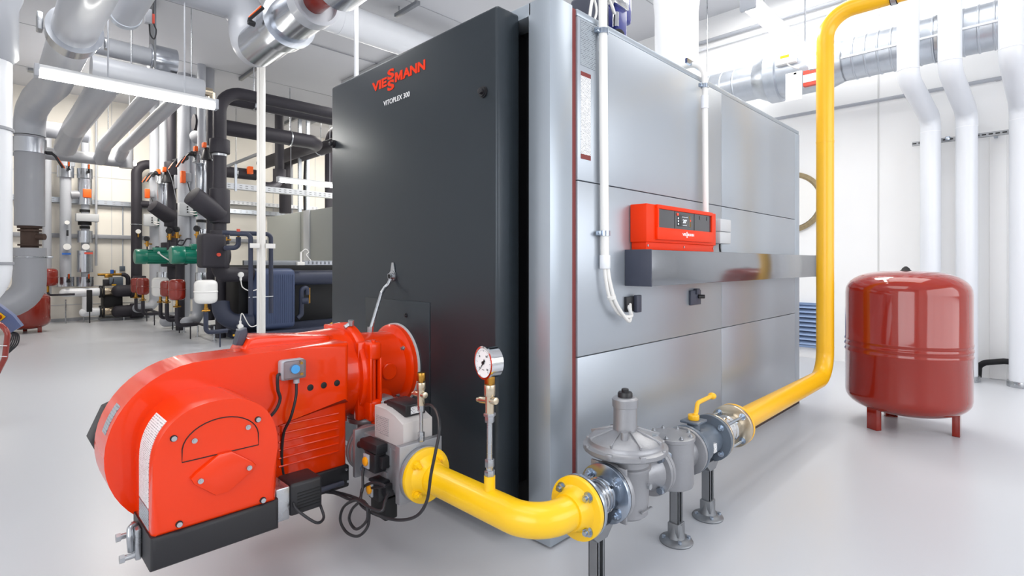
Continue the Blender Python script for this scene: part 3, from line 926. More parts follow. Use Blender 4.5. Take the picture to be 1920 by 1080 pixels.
def psw(y, z, nm):
    o = B().box((1.165, y - 0.042, z - 0.042), (1.222, y + 0.042, z + 0.040), 0.006).box((1.185, y - 0.07, z - 0.02), (1.222, y - 0.04, z + 0.03), 0.004).build('gas_pressure_switch', 'black_plastic', vb)
    B().box((1.158, y - 0.002, z - 0.03), (1.166, y + 0.04, z + 0.03), 0.002).build('sight_cover', 'pvc_grey', o)
    B().lathe([(0.019, 0), (0.019, 0.006), (0.015, 0.009)], (1.158, y + 0.018, z), -XH, 28).build('setting_dial', 'amber', o)
psw(2.015, 0.405, 1)
psw(1.985, 0.295, 2)
B().box((1.165, 1.96, 0.447), (1.22, 2.10, 0.487), 0.006).cyl((1.19, 2.10, 0.452), (1.185, 2.135, 0.446), 0.016, n=16, bev=0.003).build('valve_plug', 'black_plastic', vb)
B().box((1.19, 1.93, 0.17), (1.25, 2.05, 0.262), 0.006).build('lower_connector', 'gap_black', vb)

tv = thing('test_valve', (1.28, 1.79, 0.515), 'brass capped test valve on a thin stem above the valve block flange', 'valve')
z0, gy = 0.5155, 1.802
B().cyl((PX, gy, z0), (PX, gy, z0 + 0.15), 0.0075, n=18).cyl((PX, gy, z0 + 0.0), (PX, gy, z0 + 0.04), 0.014, n=6, bev=0.002).cyl((PX, gy, z0 + 0.125), (PX, gy, z0 + 0.155), 0.015, n=6, bev=0.002).build('stem', 'steel', tv)
B().cyl((PX, gy, z0 + 0.15), (PX, gy, z0 + 0.235), 0.016, n=24).cyl((PX, gy + 0.045, z0 + 0.19), (PX, gy - 0.03, z0 + 0.196), 0.013, n=20, bev=0.002).cyl((PX, gy + 0.06, z0 + 0.188), (PX, gy + 0.04, z0 + 0.19), 0.008).cyl((PX, gy, z0 + 0.215), (PX, gy, z0 + 0.245), 0.019, n=24, bev=0.002).build('valve_body', 'nickel', tv)
B().cyl((PX, gy, z0 + 0.25), (PX, gy, z0 + 0.285), 0.018, n=28, bev=0.002).cyl((PX, gy, z0 + 0.24), (PX, gy, z0 + 0.25), 0.009).build('test_cap', 'brass', tv)

# cables hanging from the burner and the valve block
def S(u, v, x): return spot(u, v, x=x)
w = B()
w.wire([(1.06, 2.245, 0.24), S(628, 925, 1.10), S(655, 936, 1.10), S(672, 938, 1.11), S(690, 950, 1.10), S(690, 985, 1.10), S(672, 1005, 1.10), S(650, 998, 1.10), S(638, 975, 1.10), S(645, 950, 1.10),
        S(668, 938, 1.09), S(690, 950, 1.08), S(715, 958, 1.09), S(722, 940, 1.12), S(728, 925, 1.16)], 0.006)
tag(w.build('coiled_cable', 'black_cable'), 'black cable coiled in loops near the floor below the burner terminal cover', 'cable')
w = B()
w.wire([(1.085, 2.245, 0.24), S(640, 925, 1.11), S(668, 934, 1.11), S(686, 945, 1.09), S(688, 975, 1.09), S(668, 992, 1.09), S(655, 975, 1.09), S(660, 955, 1.09), S(675, 938, 1.10), S(680, 915, 1.14), S(700, 905, 1.15), S(722, 912, 1.16), (1.16, 2.0, 0.30)], 0.006)
tag(w.build('coiled_cable', 'black_cable'), 'second black cable looping up to the lower orange dialled switch', 'cable')
w = B()
w.wire([(1.185, 2.135, 0.446), S(690, 850, 1.17), S(681, 880, 1.16), S(680, 915, 1.13), S(675, 938, 1.12), S(680, 950, 1.10), S(705, 965, 1.12), S(745, 975, 1.15), S(780, 968, 1.13), S(800, 940, 1.13), S(808, 890, 1.13), S(816, 850, 1.14),
        S(824, 805, 1.17), S(820, 775, 1.24), S(808, 760, 1.30), (1.33, 1.87, 0.64)], 0.006)
tag(w.build('sensor_cable', 'black_cable'), 'long black cable sweeping across the yellow flange up to the pale actuator', 'cable')

# ---------------------------------------------------------------- gas train, part 2: regulator line beside the boiler
def rod(b, x0, x1, R, count, start, r=0.0085):
    for i in range(count):
        a = start + 2 * math.pi * i / count
        p = Vector((x0, PY + math.sin(a) * R, PZ + math.cos(a) * R))
        b.next().cyl(p, p + XH * (x1 - x0), r, n=12)
        b.cyl(p - XH * 0.012, p + XH * 0.004, r * 1.7, n=6)
        b.cyl(p + XH * (x1 - x0 - 0.004), p + XH * (x1 - x0 + 0.012), r * 1.7, n=6)
cpn = thing('bellows_joint', (1.58, PY, PZ - 0.11), 'zinc flanged bellows joint between the curved yellow pipe and the regulator', 'expansion joint')
B().cyl((1.4925, PY, PZ), (1.497, PY, PZ), 0.108, n=48).next().cyl((1.662, PY, PZ), (1.667, PY, PZ), 0.108, n=48).build('gasket', 'rubber', cpn)
B().cyl((1.497, PY, PZ), (1.513, PY, PZ), 0.11, n=56, bev=0.002).next().cyl((1.644, PY, PZ), (1.662, PY, PZ), 0.11, n=56, bev=0.002).build('flange', 'zinc', cpn)
pf = [(0.052, 0)]
for k in range(6):
    x = 0.012 + k * 0.0175
    pf += [(0.05, x), (0.066, x + 0.004), (0.066, x + 0.010), (0.05, x + 0.014)]
pf += [(0.052, 0.131)]
B().lathe(pf, (1.513, PY, PZ), XH, 40).build('bellows', 'chrome', cpn)
B().nuts((1.644, PY, PZ), -XH, 0.086, 4, 0.014, 0.018, math.pi / 4).build('flange_bolt', 'zinc', cpn)

rg = thing('gas_pressure_regulator', (1.80, PY, 0.28), 'cast aluminium gas pressure regulator with a wide diaphragm disc and tower', 'regulator')
RX = 1.80
b = B()
b.lathe([(0.07, -0.125), (0.082, -0.115), (0.086, -0.03), (0.086, 0.05), (0.095, 0.062), (0.095, 0.072), (0.088, 0.078), (0.088, 0.11)], (RX, PY, PZ), ZH, 48)
b.lathe([(0.108, 0), (0.11, 0.004), (0.11, 0.018), (0.06, 0.02), (0.058, 0.07)], (1.667, PY, PZ), XH, 48)
b.lathe([(0.058, 0), (0.06, 0.06), (0.085, 0.10), (0.106, 0.103), (0.106, 0.122)], (1.86, PY, PZ), XH, 48)
for sx in (-1, 1):
    for sz in (-1, 1):
        b.box((1.672, PY + sx * 0.06 - 0.02, PZ + sz * 0.085 - 0.018), (1.684, PY + sx * 0.06 + 0.02, PZ + sz * 0.085 + 0.018), 0.004)
b.box((RX - 0.035, PY - 0.092, PZ - 0.09), (RX + 0.045, PY - 0.08, PZ - 0.085), 0.002)
body = b.build('body', 'cast_alu', rg)
B().cyl((RX + 0.02, PY - 0.075, PZ), (RX + 0.02, PY - 0.096, PZ), 0.012, n=6).build('test_plug', 'steel', body)
b = B()
zc = 0.527
b.lathe([(0.10, -0.032), (0.13, -0.02), (0.158, -0.010), (0.164, -0.004), (0.164, 0.010), (0.150, 0.014), (0.144, 0.020), (0.142, 0.034), (0.125, 0.048), (0.075, 0.062), (0.06, 0.07)], (RX - 0.01, PY, zc), ZH, 64)
for k in range(8):
    a = 2 * math.pi * k / 8 + 0.2
    d = Vector((math.cos(a), math.sin(a), 0))
    M = Matrix.Translation(Vector((RX - 0.01, PY, zc)) + d * 0.095 + ZH * 0.050) @ Matrix.Rotation(a, 4, 'Z') @ Matrix.Rotation(0.32, 4, 'Y')
    b.box((-0.05, -0.0035, -0.015), (0.05, 0.0035, 0.012), 0.001, M=M)
    M = Matrix.Translation(Vector((RX - 0.01, PY, zc)) + d * 0.156 + ZH * 0.005) @ Matrix.Rotation(a, 4, 'Z')
    b.box((-0.006, -0.012, -0.012), (0.008, 0.012, 0.012), 0.003, M=M)
b.cyl((RX - 0.085, PY - 0.045, zc + 0.05), (RX - 0.085, PY - 0.045, zc + 0.085), 0.014, n=16)
b.build('diaphragm_housing', 'cast_alu', rg)
b = B()
b.lathe([(0.052, 0.05), (0.047, 0.07), (0.0455, 0.158), (0.050, 0.160), (0.051, 0.19), (0.044, 0.197), (0.04, 0.198)], (RX - 0.01, PY, zc), ZH, 12)
b.build('spring_tower', 'cast_alu', rg)
B().lathe([(0.029, 0.195), (0.029, 0.212), (0.026, 0.216), (0.026, 0.217), (0.014, 0.218), (0.014, 0.228), (0.012, 0.23)], (RX - 0.01, PY, zc), ZH, 20).build('tower_cap', 'black_plastic', rg)
B().box((RX + 0.03, PY - 0.10, zc + 0.048), (RX + 0.065, PY - 0.075, zc + 0.054)).build('type_plate', 'plate_print', rg)

ft = thing('gas_filter', (2.17, PY, 0.27), 'squat dusty cast gas filter right of the regulator', 'filter')
FX = 2.165
b = B()
b.lathe([(0.07, -0.125), (0.09, -0.115), (0.094, -0.10), (0.094, 0.085), (0.100, 0.088), (0.100, 0.102), (0.085, 0.106)], (FX, PY, PZ), ZH, 48)
b.lathe([(0.106, 0), (0.106, 0.018), (0.075, 0.024), (0.062, 0.08)], (1.984, PY, PZ), XH, 48)
b.lathe([(0.062, 0), (0.075, 0.05), (0.108, 0.055), (0.108, 0.072)], (2.22, PY, PZ), XH, 48)
b.build('body', 'cast_alu', ft)
B().nuts((FX, PY, PZ + 0.106), ZH, 0.082, 8, 0.008, 0.008, 0.2).build('lid_bolt', 'steel', ft)
b = B(); 
for a in (0.8, 2.35, 3.93, 5.5):
    p = Vector((1.96, PY + math.sin(a) * 0.09, PZ + math.cos(a) * 0.09))
    b.next().cyl(p - XH * 0.006, p + XH * 0.06, 0.008, n=10).cyl(p - XH * 0.018, p + XH * 0.0, 0.015, n=6).cyl(p + XH * 0.045, p + XH * 0.06, 0.015, n=6)
b.build('flange_bolt', 'zinc', ft)

bv = thing('ball_valve', (2.42, PY, 0.28), 'blue grey gas ball valve with a bent yellow lever handle', 'valve')
b = B()
b.lathe([(0.108, 0), (0.11, 0.003), (0.11, 0.02), (0.08, 0.024), (0.078, 0.04), (0.086, 0.055), (0.086, 0.11), (0.074, 0.125), (0.074, 0.235), (0.112, 0.24), (0.112, 0.262), (0.1, 0.264)], (2.296, PY, PZ), XH, 56)
b.cyl((2.375, PY, PZ + 0.07), (2.375, PY, PZ + 0.115), 0.03, n=24)
b.box((2.325, PY - 0.045, PZ + 0.112), (2.425, PY + 0.045, PZ + 0.124), 0.004)
vo = b.build('body', 'grey_paint', bv)
B().nuts((2.536, PY, PZ), -XH, 0.088, 4, 0.012, 0.014, math.pi / 4).nuts((2.316, PY, PZ), XH, 0.088, 4, 0.012, 0.014, math.pi / 4).build('flange_bolt', 'zinc', vo)
B().box((2.40, PY - 0.088, PZ - 0.02), (2.43, PY - 0.074, PZ + 0.02)).build('type_label', 'label_print', vo)
b = B()
b.cyl((2.375, PY, PZ + 0.124), (2.375, PY, PZ + 0.148), 0.026, n=20, bev=0.003)
b.tube([(2.375, PY, PZ + 0.142), (2.40, PY, PZ + 0.145), (2.415, PY - 0.0, PZ + 0.195), (2.56, PY, PZ + 0.2)], 0.0105, 12, bend=0.02)
b.ball((2.575, PY, PZ + 0.2), 0.021, sc=(1, 1, 0.8))
b.build('lever', 'yellow_deep', bv)

cp2 = thing('bellows_joint', (2.7, PY, PZ - 0.11), 'nickel coloured bellows joint between ball valve and long yellow pipe', 'expansion joint')
B().cyl((2.562, PY, PZ), (2.567, PY, PZ), 0.109, n=48).build('gasket', 'rubber', cp2)
B().cyl((2.567, PY, PZ), (2.582, PY, PZ), 0.11, n=56, bev=0.002).next().cyl((2.80, PY, PZ), (2.824, PY, PZ), 0.11, n=56, bev=0.002).build('flange', 'nickel', cp2)
pf = [(0.058, 0)]
for k in range(4):
    x = 0.03 + k * 0.04
    pf += [(0.055, x), (0.068, x + 0.009), (0.068, x + 0.024), (0.055, x + 0.033)]
pf += [(0.058, 0.218)]
B().lathe(pf, (2.582, PY, PZ), XH, 40).build('bellows', 'chrome', cp2)
b = B(); rod(b, 2.59, 2.83, 0.088, 4, math.pi / 4, 0.007); b.nuts((2.582, PY, PZ), XH, 0.088, 4, 0.013, 0.016, math.pi / 4); b.nuts((2.80, PY, PZ), -XH, 0.088, 4, 0.013, 0.016, math.pi / 4); b.build('tie_bolt', 'zinc', cp2)

VX = 4.556
lp = thing('gas_pipe', (3.8, PY, 0.3), 'long yellow gas pipe running low past the boiler then up and away overhead', 'pipe')
B().tube([(2.848, PY, PZ), (VX, PY, PZ), (VX, PY, 3.15), (VX, -2.4, 3.15)], 0.060, 40, bend=0.19, seg=14).build('pipe', 'yellow_deep', lp)
b = B(); flange(b, (2.848, PY, PZ), -XH, 0.11, 0.02); b.build('flange', 'yellow_deep', lp)
B().cyl((VX, PY, 2.17), (VX, PY, 2.185), 0.0615, n=40).next().cyl((VX, PY, 0.61), (VX, PY, 0.614), 0.0612, n=40).build('weld_seam', 'yellow_deep', lp)
hb = thing('pipe_clamp', (VX, 0.72, 3.2), 'black and silver clamp hanging the yellow pipe below the ceiling', 'pipe clamp')
B().cyl((VX, 0.705, 3.15), (VX, 0.735, 3.15), 0.068, n=40).build('ring', 'steel', hb)
B().cyl((VX, 0.70, 3.15), (VX, 0.705, 3.15), 0.066, n=40).next().cyl((VX, 0.735, 3.15), (VX, 0.74, 3.15), 0.066, n=40).build('rubber_lining', 'rubber', hb)
B().cyl((VX, 0.72, 3.21), (VX, 0.72, CEIL), 0.006, n=10).build('threaded_rod', 'steel', hb)

def support(x, label):
    t = thing('pipe_support', (x, PY, 0), label, 'pipe support', 'strut supports under the gas line')
    B().lathe([(0.072, 0), (0.074, 0.006), (0.07, 0.012), (0.04, 0.022), (0.032, 0.05), (0.03, 0.085)], (x, PY, 0), ZH, 36).box((x - 0.03, PY - 0.027, 0.03), (x + 0.03, PY + 0.027, 0.09), 0.004).build('foot', 'strut_steel', t)
    b = B()
    b.box((x - 0.021, PY - 0.021, 0.03), (x - 0.018, PY + 0.021, 0.285)).box((x + 0.018, PY - 0.021, 0.03), (x + 0.021, PY + 0.021, 0.285)).box((x - 0.021, PY + 0.018, 0.03), (x + 0.021, PY + 0.021, 0.285))
    b.box((x - 0.021, PY - 0.021, 0.03), (x - 0.011, PY - 0.018, 0.285)).box((x + 0.011, PY - 0.021, 0.03), (x + 0.021, PY - 0.018, 0.285))
    b.build('post', 'strut_steel', t)
    b = B()
    b.prism([(-0.03, 0.24), (0.03, 0.24), (0.07, 0.278), (0.07, 0.286), (-0.07, 0.286), (-0.07, 0.278)], (x, PY + 0.028, 0), XH, ZH, 0.056, 0.002)
    b.build('saddle', 'strut_steel', t)
    b = B()
    for a in (0.7, 2.3, 3.9, 5.4): b.next().cyl((x + 0.055 * math.cos(a), PY + 0.055 * math.sin(a), 0.01), (x + 0.055 * math.cos(a), PY + 0.055 * math.sin(a), 0.026), 0.009, n=6)
    b.next().cyl((x + 0.021, PY, 0.065), (x + 0.042, PY, 0.065), 0.011, n=6).next().cyl((x + 0.021, PY - 0.004, 0.235), (x + 0.036, PY - 0.004, 0.235), 0.009, n=6)
    b.build('anchor_bolt', 'zinc', t)
    return t
support(1.60, 'strut support nearest the camera, under the zinc bellows joint')
support(2.205, 'middle strut support with a round foot, under the gas filter')
support(2.525, 'strut support furthest from the camera, under the ball valve')

# ---------------------------------------------------------------- red expansion tank
TX, TY, TR = 5.0, 0.715, 0.394
tk = thing('expansion_tank', (TX, TY, 0), 'large glossy red expansion tank on short legs right of the yellow pipe', 'expansion tank')
pf = [(0.0, 0.115)]
for k in range(1, 10):
    a = math.radians(-90 + k * 10)
    pf.append((TR * math.cos(a) ** 0.62 if k < 9 else TR, 0.255 + 0.14 * math.sin(a)))
pf[-1] = (TR, 0.262)
pf += [(TR, 0.565), (TR + 0.004, 0.572), (TR + 0.004, 0.580), (TR, 0.587), (TR, 0.607), (TR + 0.005, 0.614), (TR + 0.005, 0.624), (TR, 0.631), (TR, 0.648), (TR + 0.004, 0.655), (TR + 0.004, 0.664), (TR, 0.671), (TR, 1.02)]
for k in range(1, 10):
    a = math.radians(k * 10)
    pf.append((max(TR * math.cos(a) ** 0.62, 0.001), 1.03 + 0.165 * math.sin(a)))
B().lathe(pf, (TX, TY, 0), ZH, 96).build('shell', 'dark_red', tk)
B().lathe([(0.05, 1.186), (0.03, 1.200), (0.022, 1.215), (0.006, 1.228)], (TX, TY, 0), ZH, 24).build('valve_cap', 'rubber', tk)
lv = [Vector((4.734, 0.883, 0)), Vector((4.993, 0.397, 0))]
cc = Vector((TX, TY, 0))
v0 = (lv[0] + lv[1]) / 2 - cc
lv.append(cc - v0.normalized() * 0.30)
for p in lv:
    d = (p - cc).normalized()
    a = math.atan2(d.y, d.x)
    M = Matrix.Translation(p) @ Matrix.Rotation(a, 4, 'Z')
    b = B()
    b.box((-0.004, -0.042, 0.0), (0.004, 0.042, 0.22), 0.001, M=M)
    b.box((-0.04, -0.042, 0.0), (0.0, -0.036, 0.2), 0.001, M=M).box((-0.04, 0.036, 0.0), (0.0, 0.042, 0.2), 0.001, M=M)
    b.box((-0.04, -0.042, 0.0), (0.004, 0.042, 0.005), 0.001, M=M)
    b.build('leg', 'dark_red', tk)

# ---------------------------------------------------------------- right wall: white pipes, duct, rails
def wallpipe(yu, yl, lab, ext=CEIL):
    t = thing('insulated_pipe', (7.40, yl, 0), lab, 'pipe', 'white pipes against the right wall')
    B().tube([(6.60, yu, CEIL), (6.60, yu, 3.12), (7.42, yl, 2.86), (7.42, yl, 0.05)], 0.093, 32, bend=0.16, seg=8).build('jacket', 'pvc_wall', t)
    B().cyl((6.60, yu, 3.2), (6.60, yu, 3.206), 0.0945, n=32).cyl((7.42, yl, 2.70), (7.42, yl, 2.706), 0.0945, n=32).build('joint_ring', 'pvc_white', t)
    B().cyl((7.42, yl, 0), (7.42, yl, 0.06), 0.11, n=32, bev=0.003).build('floor_collar', 'steel', t)
wallpipe(0.925, 0.84, 'white bent pipe from the ceiling, leftmost of the three behind the red tank')
wallpipe(0.60, 0.535, 'white bent pipe from the ceiling, middle one of the three behind the red tank')
wallpipe(0.165, 0.115, 'white bent pipe cut by the right picture edge near the hose')

def duct(y0, y1, x, z, r, pitch):
    pf = [(r, 0)]
    n = int((y0 - y1) / pitch)
    for k in range(1, n):
        h = k * pitch
        pf += [(r, h - 0.012), (r + 0.008, h - 0.005), (r + 0.008, h + 0.005), (r, h + 0.012)]
    pf.append((r, y0 - y1))
    return B().lathe(pf, (x, y0, z), (0, -1, 0), 48)
DX, DZ, DR = 7.22, 3.65, 0.235
dt = thing('spiral_duct', (DX, 0.5, 3.4), 'galvanised spiral ventilation duct under the ceiling along the right wall', 'duct')
duct(1.62, -2.0, DX, DZ, DR, 0.12).build('spiral_pipe', 'galvanised', dt)
duct(4.4, 2.62, DX, DZ, DR - 0.01, 0.17).build('spiral_pipe', 'galvanised', dt)
dr = B().lathe([(DR - 0.01, 0), (DR, 0.03), (DR + 0.07, 0.16), (DR + 0.085, 0.17), (DR + 0.085, 0.30), (DR + 0.05, 0.31), (DR + 0.05, 0.80), (DR + 0.06, 0.82), (DR, 1.0), (DR, 1.02)], (DX, 2.62, DZ), (0, -1, 0), 48).build('fire_damper', 'galvanised', dt)
q = B().box((DX - 0.36, 2.05, DZ + 0.02), (DX - 0.28, 2.28, DZ + 0.16), 0.006).build('damper_motor', 'vessel_white', dt)
B().box((DX - 0.363, 2.12, DZ + 0.09), (DX - 0.36, 2.22, DZ + 0.12)).build('yellow_label', 'yellow_deep', q)
B().wire([(DX - 0.34, 2.15, DZ + 0.02), (DX - 0.35, 2.1, DZ - 0.03), (DX - 0.30, 2.03, DZ - 0.06)], 0.008).build('lead', 'conduit_white', q)
q = B().box((DX - 0.345, 1.76, DZ - 0.30), (DX - 0.28, 1.97, DZ - 0.12)).build('warning_label', 'print_red', dt)
B().box((DX - 0.348, 1.83, DZ - 0.26), (DX - 0.345, 1.97, DZ - 0.17)).build('label_field', 'paper_white', q)
for k in range(3):
    B().cyl((DX - 0.345, 1.795, DZ - 0.27 + k * 0.05), (DX - 0.349, 1.795, DZ - 0.27 + k * 0.05), 0.017, n=16).build('label_dot', 'paper_white', q)
B().box((DX - 0.30, 2.02, DZ - 0.16), (DX - 0.42, 2.05, DZ - 0.14)).build('tag_hook', 'steel', dt)
sh = B().box((DX - 0.42, 1.96, DZ - 0.46), (DX - 0.417, 2.14, DZ - 0.13)).build('paper_tag', 'paper_white')
tag(sh, 'blank white paper sheet hanging from the spiral duct', 'paper tag')
for y in (3.3, 0.75, -0.6):
    b = B().lathe([(DR + 0.002, -0.015), (DR + 0.012, -0.013), (DR + 0.012, 0.013), (DR + 0.002, 0.015)], (DX, y, DZ), YH, 48)
    b.cyl((DX, y, DZ + DR), (DX, y, CEIL), 0.008, n=10)
    b.build('hanger', 'steel', dt)
B().box((DX - DR - 0.03, -2.0, DZ - 0.05), (DX - DR - 0.005, 1.6, DZ - 0.03)).build('side_rod', 'pvc_white', dt)
# rails and conduits on the right wall
B0 = B().cyl((7.70, -2.0, 3.235), (7.70, 6.0, 3.235), 0.022, n=16)
for y in (2.0, 1.1, 0.3, -0.6): B0.box((7.70, y - 0.02, 3.22), (7.75, y + 0.02, 3.25))
tag(B0.build('wall_conduit', 'pvc_grey'), 'grey conduit running level along the right wall below the spiral duct', 'conduit')
B0 = B().cyl((7.71, -2.0, 4.49), (7.71, 6.0, 4.49), 0.020, n=16)
tag(B0.build('wall_conduit', 'pvc_white'), 'white conduit high on the right wall, lower one of the pair above the duct', 'conduit')
B0 = B().cyl((7.71, -2.0, 4.60), (7.71, 6.0, 4.60), 0.026, n=16)
tag(B0.build('wall_conduit', 'pvc_grey'), 'grey conduit high on the right wall, upper one of the pair above the duct', 'conduit')
rl = thing('mounting_rail', (7.6, 0, 2.6), 'slotted steel mounting rail crossing behind the white pipes on the right', 'rail')
B().box((7.54, -1.5, 2.60), (7.545, 1.02, 2.645)).box((7.545, -1.5, 2.60), (7.58, 1.02, 2.605)).box((7.545, -1.5, 2.64), (7.58, 1.02, 2.645)).build('rail', 'strut_steel', rl)
b = B()
for k in range(46): b.box((7.536, -1.45 + k * 0.054, 2.616), (7.541, -1.415 + k * 0.054, 2.629))
b.build('slots', 'gap_black', rl)
B().box((7.50, 0.68, 2.61), (7.54, 0.72, 2.65), 0.003).box((7.58, 0.3, 2.60), (7.75, 0.33, 2.64)).box((7.58, -1.0, 2.60), (7.75, -0.97, 2.64)).build('bracket', 'zinc', rl)
# louvre window behind the boiler, low
lo = thing('louvre_grille', (7.7, 2.5, 0.12), 'blue grey louvre grille low on the right wall behind the boiler', 'louvre')
B().box((7.70, 1.95, 0.14), (7.75, 3.2, 0.17)).box((7.70, 1.95, 0.70), (7.75, 3.2, 0.73)).box((7.70, 1.95, 0.14), (7.75, 1.98, 0.73)).box((7.70, 3.17, 0.14), (7.75, 3.2, 0.73)).build('frame', 'louvre_blue', lo)
for k in range(9):
    z = 0.20 + k * 0.06
    B().box((-0.003, 1.98, -0.03), (0.003, 3.17, 0.03), M=Matrix.Translation((7.715, 0, z)) @ Matrix.Rotation(0.7, 4, 'Y')).build('slat', 'louvre_blue', lo)
B().box((7.738, 1.98, 0.17), (7.748, 3.17, 0.70)).build('backing', 'foam_blue', lo)
# wall penetration with a mineral wool ring
wp = thing('wall_penetration', (7.7, 2.36, 1.68), 'round pipe opening with a brown mineral wool ring behind the boiler edge', 'wall opening')
b = B()
b.lathe([(0.33, 0), (0.40, 0.0), (0.405, 0.03), (0.36, 0.05), (0.33, 0.03)], (7.75, 2.36, 2.075), -XH, 64)
b.build('wool_ring', 'mineral_wool', wp)
B().cyl((7.75, 2.36, 2.075), (7.70, 2.36, 2.075), 0.335, n=64).build('cover_disc', 'vessel_white', wp)
# black hose near the floor
hs = B().tube([(7.62, 0.455, 0.02), (7.62, 0.45, 0.14), (7.60, 0.40, 0.185), (7.60, 0.25, 0.22), (7.60, 0.0, 0.22), (7.58, -0.4, 0.16), (7.55, -0.6, 0.03)], 0.03, 16, bend=0.05)
tag(hs.build('hose', 'rubber'), 'black rubber hose stub arching along the right wall between white pipes', 'hose')

# ---------------------------------------------------------------- ceiling lamps
def lamp(c, label, L=1.6, rods=None):
    t = thing('fluorescent_lamp', (c[0], c[1], c[2]), label, 'lamp', 'tube lamps')
    h = L / 2
    x, y, z = c
    B().box((x - h, y - 0.05, z + 0.035), (x + h, y + 0.05, z + 0.10), 0.012, 2).build('housing', 'light_grey', t)
    b = B()
    b.prism([(-0.058, 0.04), (-0.05, 0.005), (-0.025, -0.02), (0.025, -0.02), (0.05, 0.005), (0.058, 0.04)], (x - h + 0.01, y, z), YH, ZH, L - 0.02, 0.004)
    b.build('diffuser', 'lamp_tube', t)
    for s in (-1, 1):
        B().box((x + s * h - 0.02, y - 0.06, z - 0.022), (x + s * h + 0.02, y + 0.06, z + 0.10), 0.008).build('end_cap', 'pvc_grey', t)
        rx = x + s * h * 0.62 if rods is None else rods[(s + 1) // 2]
        B().cyl((rx, y, z + 0.1), (rx, y, CEIL), 0.008, n=8).build('hanger_rod', 'pvc_grey', t)
    return t
lamp((1.185, 7.0, 3.115), 'lit tube lamp hanging on rods in front of the grey overhead pipes', 1.6, (0.95, 1.66))
lamp((5.1, 1.6, 3.25), 'lit tube lamp hanging over the boiler beside the yellow pipe', 1.76)

# ---------------------------------------------------------------- overhead grey pipes on the left
def band(b, c, ax, r, w=0.08):
    b.lathe([(r + 0.004, -w / 2), (r + 0.012, -w / 2 + 0.004), (r + 0.012, w / 2 - 0.004), (r + 0.004, w / 2)], c, ax, 40)
def lever(parent, p, ax, up, m='black_plastic', L=0.2):
    """black lever handle with an orange edge on a valve"""
    p, ax, up = Vector(p), Vector(ax).normalized(), Vector(up).normalized()
    o = B().cyl(p, p + ax * 0.07, 0.03, n=16, bev=0.004).tube([p + ax * 0.06, p + ax * 0.09 + up * 0.05, p + ax * 0.12 + up * L], 0.020, 10, bend=0.03).build('lever_handle', m, parent)
    B().tube([p + ax * 0.105 + up * 0.06, p + ax * 0.142 + up * (L + 0.005)], 0.010, 8).build('lever_edge', 'orange_knob', o)

pA = thing('insulated_pipe', (0.67, 7.2, 3.5), 'thickest grey insulated overhead pipe at the left with a wide silver clamp band', 'pipe')
B().tube([(0.70, -2.0, 3.72), (0.70, 9.6, 3.72), (0.60, 10.6, 3.72), (0.54, 11.3, 3.62), (0.54, 11.3, 3.27)], 0.195, 40, bend=0.3).build('jacket', 'pvc_grey', pA)
b = B(); b.lathe([(0.195, -0.15), (0.228, -0.145), (0.228, 0.13), (0.245, 0.132), (0.245, 0.15), (0.195, 0.152)], (0.70, 7.35, 3.72), -YH, 48); b.build('clamp_band', 'alu_jacket', pA)
B().box((0.40, 7.25, 3.66), (0.45, 7.40, 3.84), 0.01).next().box((0.95, 7.2, 3.60), (0.99, 7.3, 3.70), 0.01).build('clamp_lock', 'steel', pA)
B().cyl((0.70, 7.6, 3.9), (0.70, 7.6, CEIL), 0.008, n=8).build('hanger_rod', 'steel', pA)
pB = thing('insulated_pipe', (1.15, 9, 3.4), 'second grey overhead pipe bending down, right of the thickest one', 'pipe')
B().tube([(1.18, 8.6, 3.66), (1.15, 12.0, 3.62), (1.10, 12.8, 3.4)], 0.17, 36, bend=0.28).build('jacket', 'pvc_grey', pB)
pC = thing('insulated_pipe', (1.68, 9, 3.4), 'medium grey overhead pipe, third from the left', 'pipe')
B().tube([(1.68, 8.6, 3.62), (1.66, 12.6, 3.5), (1.66, 13.2, 3.3)], 0.115, 32, bend=0.2).build('jacket', 'pvc_grey', pC)
B().cyl((1.67, 12.3, 3.6), (1.67, 12.3, CEIL), 0.008, n=8).build('hanger_rod', 'steel', pC)
pD = thing('insulated_pipe', (1.97, 9, 3.4), 'thinnest grey overhead pipe, rightmost of the bent group', 'pipe')
B().tube([(1.99, 8.6, 3.62), (1.97, 12.6, 3.5), (1.97, 13.2, 3.35)], 0.095, 32, bend=0.18).build('jacket', 'pvc_grey', pD)
pE = thing('insulated_pipe', (1.2, 6, 3.9), 'grey pipe with a dark metal rim cut by the top edge of the picture', 'pipe')
B().tube([(1.17, 2.0, 4.12), (1.17, 7.45, 4.12)], 0.15, 36).build('jacket', 'pvc_grey', pE)
B().lathe([(0.15, 0), (0.16, 0.005), (0.16, 0.10), (0.11, 0.16)], (1.17, 7.40, 4.12), YH, 40).build('rim', 'galvanised', pE)
B().cyl((1.17, 6.5, 4.26), (1.17, 6.5, CEIL), 0.008, n=8).build('hanger_rod', 'steel', pE)
mn = thing('header_pipe', (1.4, 13.2, 3.2), 'grey header pipe running level to the right, taking in the bent overhead pipes', 'pipe')
B().tube([(-1.6, 13.2, 3.32), (2.09, 13.2, 3.32)], 0.115, 32).cyl((2.09, 13.2, 3.20), (2.09, 13.2, 3.62), 0.12, n=32).build('jacket', 'pvc_dark', mn)
mn2 = thing('header_pipe', (0.5, 12.95, 3.6), 'second grey header pipe directly above and left of the level one', 'pipe')
B().tube([(-1.8, 12.95, 3.72), (1.45, 12.95, 3.72)], 0.15, 32).build('jacket', 'pvc_dark', mn2)
B().lathe([(0.15, 0), (0.12, 0.03), (0.0, 0.032)], (1.45, 12.95, 3.72), XH, 32).build('end_cap', 'pvc_grey', mn2)
